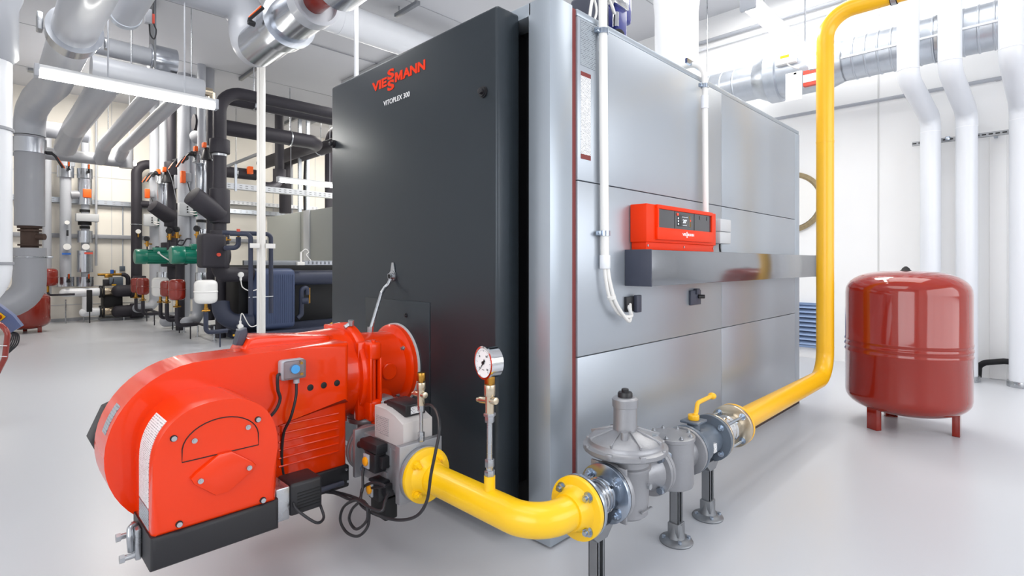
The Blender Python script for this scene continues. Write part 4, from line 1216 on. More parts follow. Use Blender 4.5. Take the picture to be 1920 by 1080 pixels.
pF = thing('insulated_pipe', (1.6, 9.1, 4.2), 'grey level pipe under the ceiling ending in a silver drum with a hanger', 'pipe')
B().tube([(1.0, 9.0, 4.2), (1.70, 9.0, 4.2)], 0.125, 32).build('jacket', 'pvc_grey', pF)
B().cyl((1.70, 9.0, 4.2), (2.02, 9.0, 4.2), 0.19, n=40, bev=0.006).build('silver_drum', 'alu_jacket', pF)
b = B(); b.cyl((1.86, 8.98, 3.95), (1.93, 8.98, 3.95), 0.05, n=16).cyl((1.70, 8.98, 3.93), (1.86, 8.98, 3.93), 0.02, n=8)
b.build('fitting', 'steel', pF)
B().box((1.71, 8.78, 3.94), (1.735, 9.1, CEIL)).build('hanger', 'strut_steel', pF)
pG = thing('insulated_pipe', (2.0, 8.5, 3.8), 'white level pipe behind the lit tube lamp ending in a brass valve', 'pipe')
B().tube([(0.98, 8.5, 3.73), (2.24, 8.5, 3.73)], 0.155, 32).build('jacket', 'pvc_grey', pG)
B().cyl((2.24, 8.5, 3.73), (2.36, 8.5, 3.73), 0.06, n=20).cyl((2.36, 8.5, 3.73), (2.36, 8.5, 3.61), 0.045, n=6).build('valve', 'nickel', pG)
B().cyl((2.1, 8.5, 3.87), (2.1, 8.5, CEIL), 0.008, n=8).build('hanger_rod', 'steel', pG)
pR_ = thing('insulated_pipe', (3.04, 11.26, 3.7), 'short grey pipe dropping from the ceiling right of the brass valve end', 'pipe')
B().tube([(3.04, 11.26, CEIL), (3.04, 11.26, 3.75), (2.95, 11.6, 3.7)], 0.13, 28, bend=0.15).build('jacket', 'pvc_dark', pR_)
B().cyl((1.4, 8.5, 3.87), (1.4, 8.5, CEIL), 0.008, n=8).build('hanger_rod', 'steel', pG)
# duct hung with a cable sensor near the top
ss = thing('cable_sensor', (1.9, 7.4, 4.2), 'small grey and red electrical box with a hanging cable loop at the top edge', 'sensor')
p = spot(280, 30, y=7.6)
B().box((p.x - 0.05, 7.55, p.z - 0.10), (p.x + 0.02, 7.63, p.z + 0.07), 0.006).build('housing', 'pvc_dark', ss)
B().box((p.x + 0.022, 7.57, p.z - 0.08), (p.x + 0.05, 7.61, p.z + 0.03), 0.004).build('terminal', 'print_red', ss)
B().wire([(p.x, 7.6, p.z - 0.1), (p.x + 0.01, 7.6, p.z - 0.22), (p.x + 0.05, 7.6, p.z - 0.26), (p.x + 0.07, 7.6, p.z - 0.15), (p.x + 0.04, 7.6, p.z), (p.x + 0.03, 7.6, CEIL)], 0.008).build('lead', 'black_cable', ss)

# silver jacketed pipe with a red valve at the top
sp_ = thing('jacketed_pipe', (2.38, 5.6, 3.6), 'thick silver jacketed overhead pipe with a black handle and a dark red valve body', 'pipe')
B().tube([(2.38, 5.25, 3.9), (2.39, 6.75, 3.9)], 0.235, 48).build('jacket', 'alu_jacket', sp_)
b = B(); b.lathe([(0.235, -0.11), (0.272, -0.105), (0.272, 0.10), (0.29, 0.105), (0.29, 0.13), (0.235, 0.135)], (2.38, 5.92, 3.9), -YH, 56); b.build('clamp_band', 'alu_jacket', sp_)
B().lathe([(0.235, 0), (0.25, 0.01), (0.25, 0.16), (0.215, 0.162), (0.21, 0.10)], (2.38, 5.29, 3.9), -YH, 56).build('open_end', 'pvc_grey', sp_)
rv = B().lathe([(0.13, 0), (0.205, 0.02), (0.205, 0.05), (0.12, 0.052), (0.11, 0.62)], (2.38, 5.30, 3.9), -YH, 48).build('valve_body', 'vessel_red', sp_)
B().nuts((2.38, 5.25, 3.9), -YH, 0.16, 8, 0.017, 0.02, 0.25).build('valve_bolt', 'steel', rv)
B().tube([(2.38, 4.70, 3.9), (2.38, 2.5, 3.9)], 0.25, 48).build('front_jacket', 'alu_jacket', sp_)
B().tube([(2.39, 6.72, 3.9), (2.39, 7.03, 3.92), (2.36, 7.03, 4.5), (0.6, 7.03, 4.5), (0.6, 7.03, CEIL)], 0.23, 40, bend=0.27).build('grey_elbow', 'pvc_grey', sp_)
lever(sp_, spot(478, 46, y=5.95), (-0.7, 0.0, 0.1), (0.45, -0.7, 0.35), L=0.26)
B().cyl((2.38, 6.4, 4.1), (2.38, 6.4, CEIL), 0.01, n=8).build('hanger_rod', 'steel', sp_)
pz = thing('insulated_pipe', (3.0, 6.2, 4.4), 'wide pale pipe close under the ceiling behind the silver jacketed one', 'pipe')
B().tube([(2.7, 6.6, 4.52), (5.6, 6.6, 4.52), (5.6, 8.0, 4.52)], 0.21, 36, bend=0.3).build('jacket', 'pvc_white', pz)
B().cyl((3.35, 6.6, 4.52), (3.37, 6.6, 4.52), 0.214, n=36).build('joint_ring', 'pvc_white', pz)
B().cyl((3.6, 6.6, 4.7), (3.6, 6.6, CEIL), 0.012, n=8).build('hanger_rod', 'steel', pz)
rd = spot(668, 100, d=6.0)
tag(B().cyl((rd.x, rd.y, CEIL), (rd.x, rd.y, 0.0), 0.026, n=16).build('support_pole', 'pvc_white', origin=(rd.x, rd.y, 0)), 'thin white pole rising to the ceiling just left of the orange lettering', 'pole')

# ---------------------------------------------------------------- left foreground: white and grey risers, red tank, control desk
wl = thing('insulated_pipe', (-0.02, 6.3, 0.5), 'thick white vertical pipe cut by the left picture edge', 'pipe')
wx, wy = 0.03, 6.6
B().tube([(wx, wy, 3.1), (wx, wy, 0.98), (wx - 0.9, wy + 0.3, 0.72)], 0.172, 40, bend=0.3).build('lower_jacket', 'pvc_white', wl)
B().lathe([(0.173, 0), (0.215, 0.06), (0.215, 0.5), (0.245, 0.6), (0.245, CEIL - 3.05)], (wx, wy, 3.05), ZH, 48).build('upper_jacket', 'pvc_grey', wl)
b = B(); band(b, (wx, wy, 1.25), ZH, 0.172, 0.03); b.next(); band(b, (wx, wy, 2.45), ZH, 0.172, 0.03); b.build('strap', 'pvc_dark', wl)
gx_, gy_ = 0.54, 11.3
gp = thing('insulated_pipe', (gx_, gy_, 0.3), 'thick grey riser with a dark flanged valve in its middle, bending left at the floor', 'pipe')
zt = lambda v: spot(58, v, y=gy_).z
B().tube([(gx_, gy_, zt(424)), (gx_, gy_, 3.26)], 0.185, 40).build('upper_jacket', 'pvc_dark', gp)
B().tube([(gx_ + 0.0, gy_, zt(465)), (gx_, gy_, 0.62), (gx_ - 1.3, gy_ - 0.35, 0.55)], 0.205, 40, bend=0.36).build('lower_jacket', 'pvc_dark', gp)
B().cyl((gx_, gy_, zt(465)), (gx_, gy_, zt(424)), 0.11, n=28).cyl((gx_, gy_, zt(428)), (gx_, gy_, zt(424) + 0.01), 0.15, n=32).cyl((gx_, gy_, zt(434)), (gx_, gy_, zt(431)), 0.145, n=32).cyl((gx_, gy_, zt(461)), (gx_, gy_, zt(458)), 0.145, n=32).cyl((gx_, gy_, zt(444)), (gx_ + 0.17, gy_ - 0.12, zt(444)), 0.05, n=16).build('valve', 'rust_dirt', gp)
b = B(); b.lathe([(0.185, -0.12), (0.205, -0.115), (0.205, 0.115), (0.185, 0.12)], (gx_, gy_, zt(274)), ZH, 40); b.build('clamp_band', 'alu_jacket', gp)
lever(gp, (gx_ + 0.20, gy_ - 0.05, zt(284)), (1, -0.3, 0), (0.35, -0.1, -1), L=0.24)
b = B(); band(b, (gx_, gy_, zt(482)), ZH, 0.205, 0.02); b.build('strap', 'steel', gp)
B().box((gx_ + 0.2, gy_ - 0.02, zt(484)), (gx_ + 0.28, gy_ + 0.02, zt(480)), 0.004).box((gx_ - 0.28, gy_ - 0.02, zt(484)), (gx_ - 0.2, gy_ + 0.02, zt(480)), 0.004).build('strap_lock', 'steel', gp)

rt = thing('expansion_tank', (0.62, 13.2, 0), 'dark red expansion tank half hidden behind the grey pipe elbow at the left', 'expansion tank')
pf = [(0.0, 0.06)] + [(0.36 * math.cos(math.radians(-90 + k * 15)) ** 0.7, 0.20 + 0.14 * math.sin(math.radians(-90 + k * 15))) for k in range(1, 7)] + [(0.36, 0.62)] + [(max(0.36 * math.cos(math.radians(k * 15)), 1e-4) ** 1, 0.62 + 0.12 * math.sin(math.radians(k * 15))) for k in range(1, 6)]
B().lathe(pf, (0.55, 13.0, 0), ZH, 40).build('shell', 'vessel_red', rt)
for a in (-0.6, 1.5, 3.6):
    B().box((0.55 + 0.24 * math.cos(a) - 0.03, 13.0 + 0.24 * math.sin(a) - 0.03, 0), (0.55 + 0.24 * math.cos(a) + 0.03, 13.0 + 0.24 * math.sin(a) + 0.03, 0.14), 0.004).build('leg', 'vessel_red', rt)

cd = thing('control_desk', (0.1, 4.3, 0), 'blue grey tilted control desk with a red tube frame at the left picture edge', 'control desk')
pd = 4.2
def CD(u, v, d=pd): return spot(u, v, d=d)
a0, a1, a2, a3 = CD(-40, 560), CD(0, 572), CD(38, 612), CD(18, 624)
bk = Vector((0.02, 0.10, 0.0))
b = B()
ring1 = [CD(-60, 560), CD(-5, 570), CD(24, 592), CD(40, 612), CD(20, 624), CD(0, 610), CD(-60, 600)]
b.rings([ring1, [q + bk for q in ring1]])
b.build('desk', 'panel_blue', cd)
q = [CD(-8, 590), CD(2, 586), CD(12, 594), CD(2, 602)]
nrm = (CX, SX, 0)
b = B(); b.rings([[p - Vector(nrm) * 0.004 for p in q], [p - Vector(nrm) * 0.010 for p in q]]); yl = b.build('emergency_plate', 'yellow_deep', cd)
B().cyl(CD(2, 594) - Vector(nrm) * 0.01, CD(2, 594) - Vector(nrm) * 0.05, 0.02, n=18, bev=0.004).build('emergency_button', 'vessel_red', yl)
q1, q2, q3 = CD(-30, 600, 4.1), CD(15, 622, 4.1), CD(9, 672, 4.1)
B().tube([q1 + Vector((-0.3, 0.2, 0.05)), q1, CD(0, 608, 4.1), q2, q3, CD(-8, 705, 4.1), Vector((CD(-20, 760, 4.1).x, CD(-20, 760, 4.1).y, 0))], 0.019, 16, bend=0.08).build('tube_frame', 'vessel_red', cd)
b = B()
for k in range(5):
    o = k * 0.008
    b.wire([CD(18 - k * 2, 622) + bk * .3, CD(33 - k * 3, 628) + bk * .3, CD(32 - k * 4, 645) + bk * .3, CD(20 - k * 3, 658) + bk * .3, CD(8, 668 + k) + bk * .2], 0.005, 6)
    b.next()
b.build('wiring', 'black_cable', cd)
B().tube([CD(-22, 612, 4.25), Vector((CD(-22, 700, 4.25).x, CD(-22, 700, 4.25).y, 0))], 0.03, 12).build('post', 'panel_blue', cd)
b = B()
for v in (648, 668): b.next().tube([CD(-5, v, 4.05), CD(13, v + 0.5, 4.05)], 0.003, 6)
b.build('cable_tie', 'paper_white', cd)

# ---------------------------------------------------------------- back wall: two pipe columns with silver collars
W = 14.45
def at(u, v, y=W): return spot(u, v, y=y)
def colm(u, vt, vb, rpx, name, m, parent, y=W, n=28):
    p, q = at(u, vt, y), at(u, vb, y)
    r = rpx / FPX * (p.x * CX + p.y * SX) / 1.27
    return B().cyl((q.x, q.y, q.z), (q.x, q.y, p.z), r, n=n).build(name, m, parent)
kc = thing('pipe_column', (at(123, 600).x, W, 0.35), 'grey vertical pipe by the back wall with silver collars top and bottom', 'pipe column')
colm(123, 235, 535, 11, 'pipe', 'pvc_grey', kc)
for vt, vb in ((312, 333), (519, 537)): colm(123, vt, vb, 16, 'silver_collar', 'alu_jacket', kc)
for v, d in ((320, -1), (527, -1)):
    p = at(126, v)
    lever(kc, (p.x, p.y - 0.19, p.z), (0, -1, 0), (0, 0.1, 1), L=0.15)
for v, r in ((418, 0.042), (463, 0.065)):
    p = at(124, v)
    g = B().cyl((p.x, p.y - 0.13, p.z), (p.x, p.y - 0.18, p.z), r, n=28).build('thermometer', 'vessel_white', kc)
p = at(125, 432); B().cyl((p.x, p.y - 0.15, p.z), (p.x, p.y - 0.15, p.z - 0.12), 0.018).build('sensor_stem', 'black_plastic', kc)
p = at(123, 476); B().box((p.x - 0.07, p.y - 0.15, p.z - 0.02), (p.x + 0.07, p.y - 0.12, p.z + 0.02)).build('blue_label', 'blue_knob', kc)
kd = thing('pipe_column', (at(160, 600).x, W, 0.35), 'vertical pipe with long silver jackets, a mixing valve and a red tag by the back wall', 'pipe column')
colm(160, 235, 535, 8, 'pipe', 'pvc_grey', kd)
for vt, vb, r in ((317, 335, 15.5), (336, 384, 14), (433, 455, 15), (470, 510, 15.5), (519, 537, 16.5)): colm(159.5, vt, vb, r, 'silver_jacket', 'alu_jacket', kd)
colm(159, 385, 432, 5, 'bellows', 'rust_dirt', kd)
colm(159, 393, 398, 10, 'valve_flange', 'gap_black', kd); colm(159, 424, 429, 10, 'valve_flange', 'gap_black', kd); colm(159, 416, 422, 13, 'valve_flange', 'gap_black', kd)
p = at(162, 409); B().box((p.x - 0.19, p.y - 0.22, p.z - 0.08), (p.x + 0.19, p.y - 0.0, p.z + 0.08), 0.01).build('valve_drive', 'light_grey', kd)
p = at(161, 364); B().box((p.x - 0.07, p.y - 0.22, p.z - 0.09), (p.x + 0.07, p.y - 0.15, p.z + 0.09), 0.01).build('actuator', 'orange_knob', kd)
p = at(164, 475); B().box((p.x - 0.07, p.y - 0.185, p.z - 0.02), (p.x + 0.07, p.y - 0.165, p.z + 0.02)).build('red_label', 'print_red', kd)
p = at(159, 463); B().cyl((p.x, p.y - 0.10, p.z), (p.x, p.y - 0.15, p.z), 0.065, n=28).build('thermometer', 'vessel_white', kd)
for v in (325, 527):
    p = at(163, v)
    lever(kd, (p.x, p.y - 0.18, p.z), (0, -1, 0), (0, 0.1, 1), L=0.15)
ke = thing('pipe_column', (at(88, 600).x, W, 0.5), 'plain pale vertical pipe by the back wall, left of the two collared ones', 'pipe column')
colm(88, 235, 552, 8.5, 'pipe', 'pvc_grey', ke, 14.6)
colm(136, 235, 312, 5, 'pipe', 'pvc_grey', kc, 14.75); colm(157, 235, 312, 5, 'rear_pipe', 'pvc_grey', kd, 14.75)
p, q = at(135, 365), at(150, 365)
B().tube([(p.x - 0.02, p.y, p.z), (q.x, q.y, q.z)], 0.085).build('cross_pipe', 'pvc_dark', kd)
# small red vessel
def vessel(c, r, h, m, label, name='expansion_vessel', grp='small expansion vessels'):
    t = thing(name, (c.x, c.y, c.z - h / 2), label, 'expansion vessel', grp)
    pf = [(0.0, -h / 2)] + [(r * math.cos(math.radians(-90 + k * 15)) ** 0.42 if k < 6 else r, -h * 0.28 + h * 0.22 * math.sin(math.radians(-90 + k * 15))) for k in range(1, 7)]
    pf += [(r, -0.012), (r + 0.006, -0.006), (r + 0.006, 0.006), (r, 0.012)]
    pf += [(r * max(math.cos(math.radians(k * 15)), 1e-5) ** 0.42 if k else r, h * 0.28 + h * 0.22 * math.sin(math.radians(k * 15))) for k in range(0, 7)]
    B().lathe(pf, c, ZH, 40).build('shell', m, t)
    return t
p = at(90, 520, 14.2)
v0_ = vessel(p, 0.16, 0.36, 'vessel_red', 'small dark red vessel on a brass fitting, left of the collared pipes')
B().cyl((p.x, p.y, p.z - 0.18), (p.x, p.y, p.z - 0.32), 0.02, n=12).build('fitting', 'brass', v0_)
B().tube([(p.x, p.y, p.z - 0.30), (p.x, p.y, p.z - 0.36), (p.x + 0.42, p.y, p.z - 0.36)], 0.022, 10, bend=0.05).build('line', 'foam_black', v0_)
# level pipes at the foot of the columns
def hpipe(u0, u1, v, rpx, y, name, m, label, ends=None):
    p, q = at(u0, v, y), at(u1, v, y)
    z = at((u0 + u1) / 2, v, y).z
    r = rpx / FPX * (p.x * CX + p.y * SX) / 1.27
    t = thing(name, (p.x, y, z - r), label, 'pipe')
    B().tube([(p.x, y, z), (q.x, y, z)], r, 28).ball((p.x, y, z), r, 24).build('jacket', m, t)
    return t, p, q, z, r
t, p, q, z, r = hpipe(121, 186, 548, 10, 14.35, 'insulated_pipe', 'pvc_white', 'upper white level pipe at the foot of the silver jacketed columns')
t2, p2, q2, z2, r2 = hpipe(158, 186, 585, 10, 14.35, 'insulated_pipe', 'pvc_white', 'lower white level pipe just above the floor by the back wall')
B().cyl((p2.x + 0.05, 14.35, z - r - 0.005), (p2.x + 0.05, 14.35, z2), r2, n=24).build('drop', 'pvc_white', t2)
for tt, qq, zz in ((t, q, z), (t2, q2, z2)):
    B().cyl((qq.x, 14.35, zz), (qq.x + 0.035, 14.35, zz), 0.13, n=28).next().cyl((qq.x + 0.05, 14.35, zz), (qq.x + 0.085, 14.35, zz), 0.13, n=28).build('flange', 'gap_black', tt)
    B().tube([(qq.x + 0.03, 14.35, zz), (qq.x + 0.2, 14.35, zz), (qq.x + 0.32, 14.5, zz)], 0.085, 24, bend=0.12).build('steel_bend', 'nickel', tt)
for u in (123, 157): 
    p = at(u, 601, 14.35); B().cyl((p.x, 14.35, 0), (p.x, 14.35, 0.5 if u == 123 else 0.14), 0.012, n=8).build('stand', 'steel', t if u == 123 else t2)
dk = thing('plate_exchanger', (at(212, 598).x, 14.5, 0), 'black insulated plate exchanger block on the floor by the back wall', 'heat exchanger')
p, q = at(194, 550), at(230, 592)
B().box((p.x, 14.42, 0.12), (q.x, 14.85, p.z), 0.03, 3).build('block', 'gap_black', dk)
B().box((p.x - 0.05, 14.45, 0.0), (q.x + 0.5, 14.8, 0.05)).build('base_frame', 'strut_steel', dk)
for v, lab in ((545, 'upper'), (583, 'lower')):
    a, c = at(222, v, 14.3), at(262, v, 14.3)
    tt = thing('insulated_pipe', (a.x, 14.3, a.z - 0.13), lab + ' black foam insulated level pipe by the back wall', 'pipe')
    zz = at(240, v, 14.3).z
    B().tube([(a.x, 14.3, zz), (c.x, 14.3, zz)], 0.13, 28).ball((a.x, 14.3, zz), 0.13, 20).ball((c.x, 14.3, zz), 0.13, 20).cyl((a.x + 0.22, 14.3, zz), (a.x + 0.45, 14.3, zz), 0.165, n=28).build('foam', 'foam_black', tt)
    if lab == 'lower': B().cyl((a.x + 0.1, 14.3, zz - 0.1), (a.x + 0.1, 14.3, 0), 0.015, n=8).build('stand', 'steel', tt)
p = at(168, 565, 14.1)
tag(B().box((p.x - 0.05, 14.05, p.z - 0.22), (p.x + 0.04, 14.12, p.z + 0.24), 0.01).cyl((p.x, 14.08, 0), (p.x, 14.08, p.z), 0.01, n=8).build('fill_hose_box', 'gap_black', origin=(p.x, 14.08, 0)), 'narrow black bar standing in front of the white level pipes', 'bar')
fs = thing('filling_station', (at(207, 520).x, 14.4, 1.0), 'brass filling manifold with blue knob and a grey controller on the back wall', 'manifold')
p, q = at(183, 515, 14.6), at(228, 515, 14.6)
B().cyl((p.x, 14.6, p.z), (q.x, 14.6, p.z), 0.028, n=14).box((p.x + 0.12, 14.55, p.z - 0.07), (p.x + 0.26, 14.65, p.z + 0.02), 0.01).cyl((p.x + 0.3, 14.6, p.z), (p.x + 0.3, 14.6, p.z + 0.09), 0.02).build('manifold', 'brass', fs)
p = at(210, 510, 14.55); B().cyl((p.x, 14.55, p.z - 0.03), (p.x, 14.55, p.z + 0.05), 0.032, n=18).build('knob', 'blue_knob', fs)
p = at(218, 527, 14.5); B().box((p.x - 0.13, 14.45, p.z - 0.1), (p.x + 0.12, 14.6, p.z + 0.09), 0.012).cyl((p.x, 14.5, p.z - 0.09), (p.x, 14.5, 0.62), 0.012, n=8).build('controller', 'grey_paint', fs)
p = at(214, 534, 14.44); B().box((p.x - 0.04, 14.44, p.z - 0.015), (p.x + 0.04, 14.452, p.z + 0.012)).build('yellow_label', 'yellow_deep', fs)
p = at(199, 529, 14.5); B().box((p.x - 0.05, 14.45, p.z - 0.08), (p.x + 0.05, 14.6, p.z + 0.06), 0.01).wire([(p.x + 0.05, 14.45, p.z - 0.06), (p.x + 0.1, 14.4, p.z - 0.02), (p.x + 0.12, 14.42, p.z + 0.08)], 0.01).build('pump', 'black_plastic', fs)
B().tube([(q.x, 14.6, at(226, 515, 14.6).z), (q.x + 0.12, 14.6, at(226, 515, 14.6).z), (q.x + 0.12, 14.6, 0.6)], 0.045, 16, bend=0.1).build('foam_pipe', 'foam_black', fs)
# long black pipe with a bend at its top, far corner
bp = thing('insulated_pipe', (2.2, 14.6, 0.5), 'tall black foam pipe by the back wall with a bend at its top', 'pipe')
p = at(256, 330, 14.62)
zt2 = at(256, 306, 14.62).z
B().tube([(p.x, 14.62, 0.5), (p.x, 14.62, zt2), (p.x + 1.3, 14.62, zt2)], 0.105, 28, bend=0.25).cyl((p.x, 14.62, at(256, 382, 14.62).z), (p.x + 1.2, 14.62, at(256, 382, 14.62).z), 0.08, n=24).box((p.x - 0.13, 14.5, at(256, 533, 14.62).z), (p.x + 0.13, 14.3, at(256, 517, 14.62).z), 0.02).build('foam', 'foam_black', bp)
b = B(); band(b, (p.x, 14.62, at(256, 421, 14.62).z), ZH, 0.105, 0.02); b.build('strap', 'steel', bp)
q = at(259, 434, 14.5); B().cyl((q.x, 14.55, q.z), (q.x, 14.47, q.z), 0.05, n=24).build('thermometer', 'vessel_white', bp)
B().cyl((q.x, 14.49, q.z - 0.04), (q.x, 14.49, q.z - 0.13), 0.015).build('thermometer_stem', 'brass', bp)
# wall rails and tray on the back wall
def tray(p0, p1, label, w=0.02, h=0.1, off=(0, 0, 0), m='galvanised', slots=True, depth=0.12):
    """perforated cable tray between two points (level)"""
    p0, p1 = Vector(p0), Vector(p1)
    d = (p1 - p0).normalized()
    n = Vector((-d.y, d.x, 0))
    t = thing('cable_tray', tuple(p0), label, 'cable tray')
    b = B()
    L = (p1 - p0).length
    M = Matrix.Translation(p0) @ Matrix(((d.x, n.x, 0, 0), (d.y, n.y, 0, 0), (0, 0, 1, 0), (0, 0, 0, 1)))
    b.box((0, 0, 0), (L, 0.004, h), M=M).box((0, depth - 0.004, 0), (L, depth, h), M=M).box((0, 0, 0), (L, depth, 0.004), M=M)
    b.build('profile', m, t)
    if slots:
        b = B()
        k = min(int(L / 0.11), 70)
        for i in range(k):
            for s in (-1, 1):
                b.box((0.05 + i * L / k, -0.002, h * (0.5 + s * 0.18) - 0.008), (0.05 + i * L / k + 0.05, 0.001, h * (0.5 + s * 0.18) + 0.008), M=M)
        b.build('slots', 'seam_grey', t)
    return t
z = at(200, 385, 14.9).z
tray((-2.9, 14.88, z), (7.6, 14.88, z), 'long perforated cable tray crossing the back wall at mid height', h=0.11, depth=0.118)
z = at(200, 444, 14.93).z
tag(B().box((-2.9, 14.9, z - 0.045), (7.6, 15, z + 0.045), 0.01).build('wall_rail', 'pvc_dark'), 'plain grey rail crossing the back wall below the perforated cable tray', 'rail')
ws = thing('wall_socket', (at(230, 503, 14.98).x, 14.97, at(230, 503, 14.98).z), 'small dark switch box on the back wall under a thin conduit', 'switch box')
p = at(230, 503, 14.98)
B().box((p.x - 0.06, 14.93, p.z - 0.06), (p.x + 0.04, 15, p.z + 0.05), 0.006).build('box', 'grey_paint', ws)
B().cyl((p.x, 14.97, p.z + 0.05), (p.x, 14.97, at(200, 385, 14.9).z), 0.014, n=10).build('conduit', 'pvc_grey', ws)
p = at(181, 400, 14.7)
tag(B().cyl((p.x, 14.75, 1.2), (p.x, 14.75, CEIL), 0.022, n=12).build('wall_conduit', 'pvc_grey', origin=(p.x, 14.75, 1.2)), 'thin pale conduit rising right of the silver jacketed columns', 'conduit')
sl = thing('glare_box', (2.3, 14.2, 3.2), 'small lit lamp at the right end of the grey header pipe', 'lamp')  # glowing box added for a reflected glare, no lamp hangs here
p = at(243, 305, 13.6); B().box((p.x - 0.10, 13.55, p.z - 0.045), (p.x + 0.12, 13.68, p.z + 0.03), 0.015).build('diffuser', 'lamp_tube', sl)
B().box((p.x - 0.09, 13.57, p.z + 0.03), (p.x + 0.11, 13.66, p.z + 0.05)).cyl((p.x, 13.62, p.z + 0.05), (p.x, 13.62, CEIL), 0.006, n=6).build('hanger', 'pvc_grey', sl)

# ---------------------------------------------------------------- the row of risers (x about 2.65, receding along y)
RXX = 2.65
def onrow(u, v, x=RXX): return spot(u, v, x=x)
def dep(p): return p.x * CX + p.y * SX
def riser(u, vt, vb, rpx, name, m, label, x=RXX, parts=(), top_ceiling=False, cat='pipe', foot=None):
    p, q = onrow(u, vt, x), onrow(u, vb, x)
    r = rpx / FPX * dep(p) / 1.15
    z1 = CEIL if top_ceiling else p.z
    t = thing(name, (p.x, p.y, q.z), label, cat)
    if foot is None:
        B().cyl((p.x, p.y, q.z), (p.x, p.y, z1), r, n=28).build('jacket', m, t)
    else:
        B().tube([(p.x, p.y, z1), (p.x, p.y, q.z), (p.x + foot[0], p.y + foot[1], q.z)], r, 28, bend=r * 1.9).ball((p.x + foot[0], p.y + foot[1], q.z), r, 20).build('jacket', m, t)
    for nm, v0, v1, rp, mm in parts:
        a, c = onrow(u, v0, x), onrow(u, v1, x)
        rr = rp / FPX * dep(a) / 1.15
        B().cyl((p.x, p.y, c.z), (p.x, p.y, a.z), rr, n=28, bev=0.004).build(nm, mm, t)
    return t, p, r
R1, _, _ = riser(290, 250, 575, 9.5, 'insulated_pipe', 'pvc_grey', 'pale riser in the row, first from the left, beside the tall dark bend', 2.75, top_ceiling=True, foot=(-0.35, -0.2))
R2, _, _ = riser(306, 250, 560, 7, 'insulated_pipe', 'pvc_grey', 'slim pale riser, second from the left in the row', 2.8, parts=(('silver_jacket', 335, 390, 11, 'alu_jacket'), ('silver_jacket', 510, 554, 12, 'alu_jacket')), top_ceiling=True)
RB, p, r = riser(322, 225, 560, 8.5, 'insulated_pipe', 'foam_black', 'black foam riser between the two pale groups of the row', 2.75, parts=(('foam_collar', 305, 330, 14, 'foam_black'), ('foam_sleeve', 400, 425, 14, 'foam_black')), top_ceiling=True)
qz = onrow(318, 410, 2.75).z
B().cyl((p.x, p.y, qz), (p.x - 0.36, p.y - 0.12, qz + 0.22), 0.16, 0.13, n=28, bev=0.01).build('strainer', 'foam_black', RB)
B().cyl((p.x, p.y, onrow(322, 500, 2.75).z), (p.x, p.y, onrow(322, 455, 2.75).z), 0.19, n=28, bev=0.02).build('pump_sleeve', 'foam_black', RB)
R3, _, _ = riser(345, 210, 600, 12, 'insulated_pipe', 'pvc_grey', 'thick pale riser in the middle of the row behind the green pumps', 2.8, top_ceiling=True, foot=(-0.3, 0.0))
riser(362, 200, 560, 6.5, 'insulated_pipe', 'pvc_grey', 'slim pale riser right of the thick middle one', 2.95, top_ceiling=True)
R5, _, _ = riser(378, 200, 560, 8, 'insulated_pipe', 'pvc_grey', 'pale riser with a shiny silver jacket next to the black risers', 2.9, parts=(('silver_jacket', 304, 362, 12, 'alu_jacket'), ('silver_jacket', 430, 458, 11, 'alu_jacket'), ('silver_jacket', 511, 567, 12, 'alu_jacket'), ('silver_jacket', 372, 405, 8, 'alu_jacket'), ('valve_flange', 366, 371, 10, 'gap_black'), ('valve_flange', 412, 417, 10, 'gap_black')), top_ceiling=True)
riser(372, 560, 600, 11, 'insulated_pipe', 'pvc_grey', 'pale pipe bend standing near the floor left of the white vessel', 2.7, foot=(-0.25, -0.25))
R6, p, r = riser(395, 180, 600, 8, 'insulated_pipe', 'foam_black', 'slim black riser just left of the thick black one', 2.95, parts=(('steel_band', 299, 302, 8.5, 'steel'),))
# thick black riser with strainer, goes overhead to the right
zk = onrow(415, 166).z
pipe_end_x = spot(482, 505, y=9.02).x - 0.01
tk2 = thing('insulated_pipe', (2.65, 9.0, 0.5), 'thickest black foam riser with wide collars and a slanted strainer, bending overhead to the right', 'pipe')
p = onrow(412, 400)
kx, ky = p.x, p.y
r0 = 12.5 / FPX * dep(p) / 1.1
zz = lambda v: onrow(412, v).z
B().tube([(kx, ky, zz(500)), (kx, ky, zz(168)), (kx + 6.0 - 1.0, ky, zz(168))], r0, 32, bend=0.34).build('foam', 'foam_black', tk2)
for v0, v1, rp in ((262, 288, 19), (355, 418, 19), (432, 458, 18), (463, 502, 18)):
    B().cyl((kx, ky, zz(v1)), (kx, ky, zz(v0)), rp / FPX * dep(p) / 1.1, n=32, bev=0.01).build('foam_collar', 'foam_black', tk2)
B().cyl((kx, ky, zz(293)), (kx, ky, zz(289)), r0 * 1.1, n=32).build('steel_band', 'steel', tk2)
q = onrow(388, 385, 2.45)
B().cyl((kx, ky, zz(405)), (kx - 0.42, ky - 0.12, zz(405) + 0.28), 0.16, 0.15, n=32, bev=0.01).build('strainer', 'foam_black', tk2)
B().box((kx - 0.32, ky - 0.28, zz(502)), (kx + 0.02, ky + 0.05, zz(440)), 0.05, 3).build('pump_shell', 'foam_black', tk2)
B().tube([(kx, ky, zz(500)), (kx, ky, zz(515)), (pipe_end_x, ky + 0.1, zz(515))], r0 * 1.25, 32, bend=0.3).build('lower_bend', 'foam_black', tk2)
B().cyl((kx - 0.1, ky - 0.28, zz(478)), (kx - 0.1, ky - 0.31, zz(478)), 0.028, n=16).build('red_button', 'print_red', tk2)
